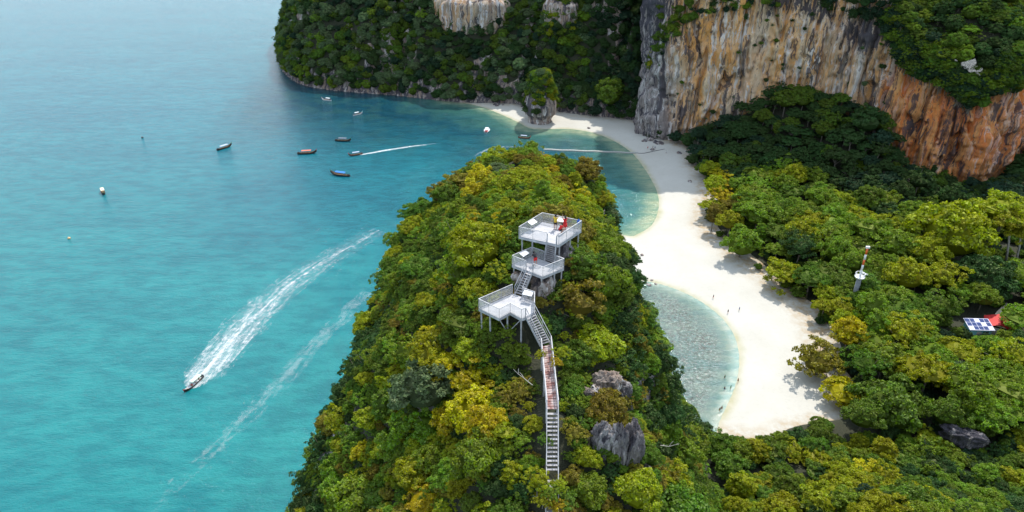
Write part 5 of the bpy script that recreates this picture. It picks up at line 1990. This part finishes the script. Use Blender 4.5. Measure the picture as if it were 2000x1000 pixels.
def hut():
    p = P(1906, 650, 2.5); root = empty('hut', p, -.05)
    W, D = 8.6, 5.6
    for nm, c, d in (('wall', (0, -D / 2 + .5, 1.5), (W - 1.4, .15, 3)), ('wall', (0, D / 2 - .5, 2.1), (W - 1.4, .15, 4.2)), ('wall', (-W / 2 + .6, 0, 1.6), (.15, D - 1.2, 3.2)), ('wall', (W / 2 - .6, 0, 1.6), (.15, D - 1.2, 3.2))):
        MB().box(c, d).build(nm, M_TURQ if c[0] <= 0 else M_PLASTER, root)
    dr = MB().box((-.6, -D / 2 + .41, 1.05), (1.6, .08, 2.1)).build('door', M_PLASTER, root)
    MB().box((1.9, -D / 2 + .41, 1.6), (1.4, .08, 1.1)).build('window', M_ENG, root)
    n = Vector((0, -1.25 / D, 1)).normalized()
    def R(u, v, h=0): return (u, -D / 2 + v * D, 3.05 + 1.25 * v + h)
    m = MB(); m.add([R(-W / 2, 0), R(W / 2, 0), R(W / 2, 1), R(-W / 2, 1), R(-W / 2, 0, -.15), R(W / 2, 0, -.15), R(W / 2, 1, -.15), R(-W / 2, 1, -.15)],
                    [(0, 1, 2, 3), (7, 6, 5, 4), (0, 4, 5, 1), (1, 5, 6, 2), (2, 6, 7, 3), (3, 7, 4, 0)])
    m.build('roof', M_FRAME, root)
    for i in range(5):
        for j in range(3):
            u0 = -W / 2 + .15 + i * (W - .3) / 5 + .1; u1 = u0 + (W - .3) / 5 - .2; v0 = .04 + j * .32; v1 = v0 + .28
            m = MB(); m.add([R(u0, v0, .06), R(u1, v0, .06), R(u1, v1, .06), R(u0, v1, .06), R(u0, v0, .01), R(u1, v0, .01), R(u1, v1, .01), R(u0, v1, .01)],
                            [(0, 1, 2, 3), (0, 4, 5, 1), (1, 5, 6, 2), (2, 6, 7, 3), (3, 7, 4, 0)])
            m.build('solar_panel', M_SOLAR if (i + j) % 4 else M_FRAME, root)
    tag(root, 'small turquoise hut with a roof of solar panels in the trees', 'hut')
    p = P(1946, 645, 2.5); root = empty('hut', p, -.5)
    W, D = 9.0, 8.0
    for c, d in (((0, -D / 2 + .5, 1.4), (W - 1, .15, 2.8)), ((0, D / 2 - .5, 1.4), (W - 1, .15, 2.8)), ((-W / 2 + .5, 0, 1.4), (.15, D - 1, 2.8)), ((W / 2 - .5, 0, 1.4), (.15, D - 1, 2.8))):
        MB().box(c, d).build('wall', M_PLASTER, root)
    for s in (-1, 1):
        m = MB(); v = [(s * W / 2, -D / 2, 2.7), (0, -D / 2, 4.6), (0, D / 2, 4.6), (s * W / 2, D / 2, 2.7)]
        m.add(v + [(a, b, c - .12) for a, b, c in v], [(0, 1, 2, 3), (7, 6, 5, 4), (0, 4, 5, 1), (1, 5, 6, 2), (2, 6, 7, 3), (3, 7, 4, 0)])
        m.build('roof', M_REDROOF, root)
    tag(root, 'hut with a plain red roof half hidden behind the solar hut', 'hut')


hut()


def path():
    c = [P(1968, 592, 3.2), P(1972, 604, 3.2), P(1962, 614, 3.2), P(1955, 626, 3.2)]
    V = []
    for i, q in enumerate(c):
        d = (c[min(i + 1, 3)] - c[max(i - 1, 0)]).normalized(); s = Vector((-d.y, d.x, 0)) * 2.6
        V += [q - s, q + s]
    F = [(2 * i, 2 * i + 1, 2 * i + 3, 2 * i + 2) for i in range(3)]
    m = MB(); m.add(V, F); o = m.build('path', plain('pale_path', (.66, .58, .46), .9, .1))
    tag(o, 'pale sandy path between the trees behind the red roof', kind='structure')


path()

# ------------------------------------------------------------------ foam
def foam(px_pts, half, dens, mat, label, z=.05, edge_pow=1.0, name='wake_foam'):
    c = crom([[*P(a, b)[:2]] for a, b in px_pts], 12)
    t = np.linspace(0, 1, len(c))
    hw = np.interp(t, np.linspace(0, 1, len(half)), half)
    dn = np.interp(t, np.linspace(0, 1, len(dens)), dens)
    tg = np.gradient(c, axis=0); tg /= np.linalg.norm(tg, axis=1)[:, None]
    nrm = np.stack([-tg[:, 1], tg[:, 0]], -1)
    m = 13
    u = np.linspace(-1, 1, m)
    L = np.concatenate([[0], np.cumsum(np.linalg.norm(np.diff(c, axis=0), axis=1))])
    V = (c[:, None, :] + nrm[:, None, :] * (u[None, :, None] * hw[:, None, None])).reshape(-1, 2)
    V = np.hstack([V, np.full((len(V), 1), z)])
    me = mesh_np(name, V, grid_faces(m, len(c)), [mat])
    U = np.broadcast_to(u[None], (len(c), m)); LL = np.broadcast_to(L[:, None], U.shape)
    W = U * hw[:, None]
    D = dn[:, None] * (1 - np.abs(U) ** 2.2 * edge_pow)
    color_attr(me, 'foam', np.stack([LL.ravel() / 10, (W.ravel() + 50) / 10, np.clip(D, -1, 1.5).ravel()], -1))
    return tag(obj(name, me), label, kind='stuff')


F1 = foam_material('wake_foam', .36, (.9, 6.0), .26, .72)
F2 = foam_material('thin_foam', .42, (.9, 4.0), .26, .27)
F4 = foam_material('aerated_water', .9, (.5, 3.5), 1.0, .12)
F3 = foam_material('core_foam', .40, (.9, 8.0), .22, .72)
wk = [(370, 759), (392, 735), (430, 692), (480, 635), (545, 573), (610, 525), (680, 483), (742, 450)]
foam(wk, [1.5, 9, 13, 14, 14, 14, 13, 12], [1.05, .98, .88, .80, .72, .64, .58, .54], F1, 'broad white wake fanning out behind the racing boat')
foam(wk, [1.5, 7, 9, 10, 10, 10, 9, 9], [1.0, 1, .9, .8, .7, .62, .55, .5], F4, 'pale aerated water under the racing wake', .03)
foam(wk, [.8, 1.6, 1.8, 1.8, 1.8, 1.9, 2.1, 2.3], [1.1, .95, .85, .78, .72, .68, .62, .58], F3, 'bright central streak of the racing wake', .09)
foam([(478, 598), (500, 565), (545, 512), (610, 458), (680, 405), (735, 372)], [1.5, 1.4, 1.4, 1.6, 1.8, 2], [.3, .45, .5, .45, .4, .3], F2, 'thin outer line of foam left of the main wake', .05)
foam([(500, 560), (560, 500), (640, 430), (700, 385)], [1, 1.2, 1.4, 1.5], [.3, .42, .4, .3], F2, 'second thin line of foam above the main wake', .06)
foam([(560, 600), (620, 560), (680, 520), (735, 492)], [2.5, 3.0, 3.2, 3.2], [.3, .45, .45, .4], F2, 'ripples of foam just below the main wake', .06)
foam([(290, 1010), (380, 915), (470, 830), (540, 755), (610, 680), (665, 625), (715, 570)], [7, 7, 6.5, 6, 6, 6, 6], [.46, .54, .62, .70, .70, .66, .6], F2, 'older fading wake between the boat and the ridge', .05)
foam([(560, 880), (620, 790), (680, 700), (710, 620)], [10, 12, 12, 8], [.12, .22, .22, .15], F2, 'scattered foam flecks near the ridge', .07)
foam([(704, 302.5), (740, 296), (790, 288), (830, 283), (862, 279)], [1.0, 1.8, 2.0, 1.8, 1.2], [1.1, 1.0, .9, .75, .45], F3, 'white wake of the brown boat', .05)
foam([(928, 305), (940, 297), (962, 289), (985, 287), (1008, 287)], [1.5, 2, 2, 2, 1.5], [.5, .75, .6, .7, .6], F3, 'surf breaking at the far foot of the ridge', .05)
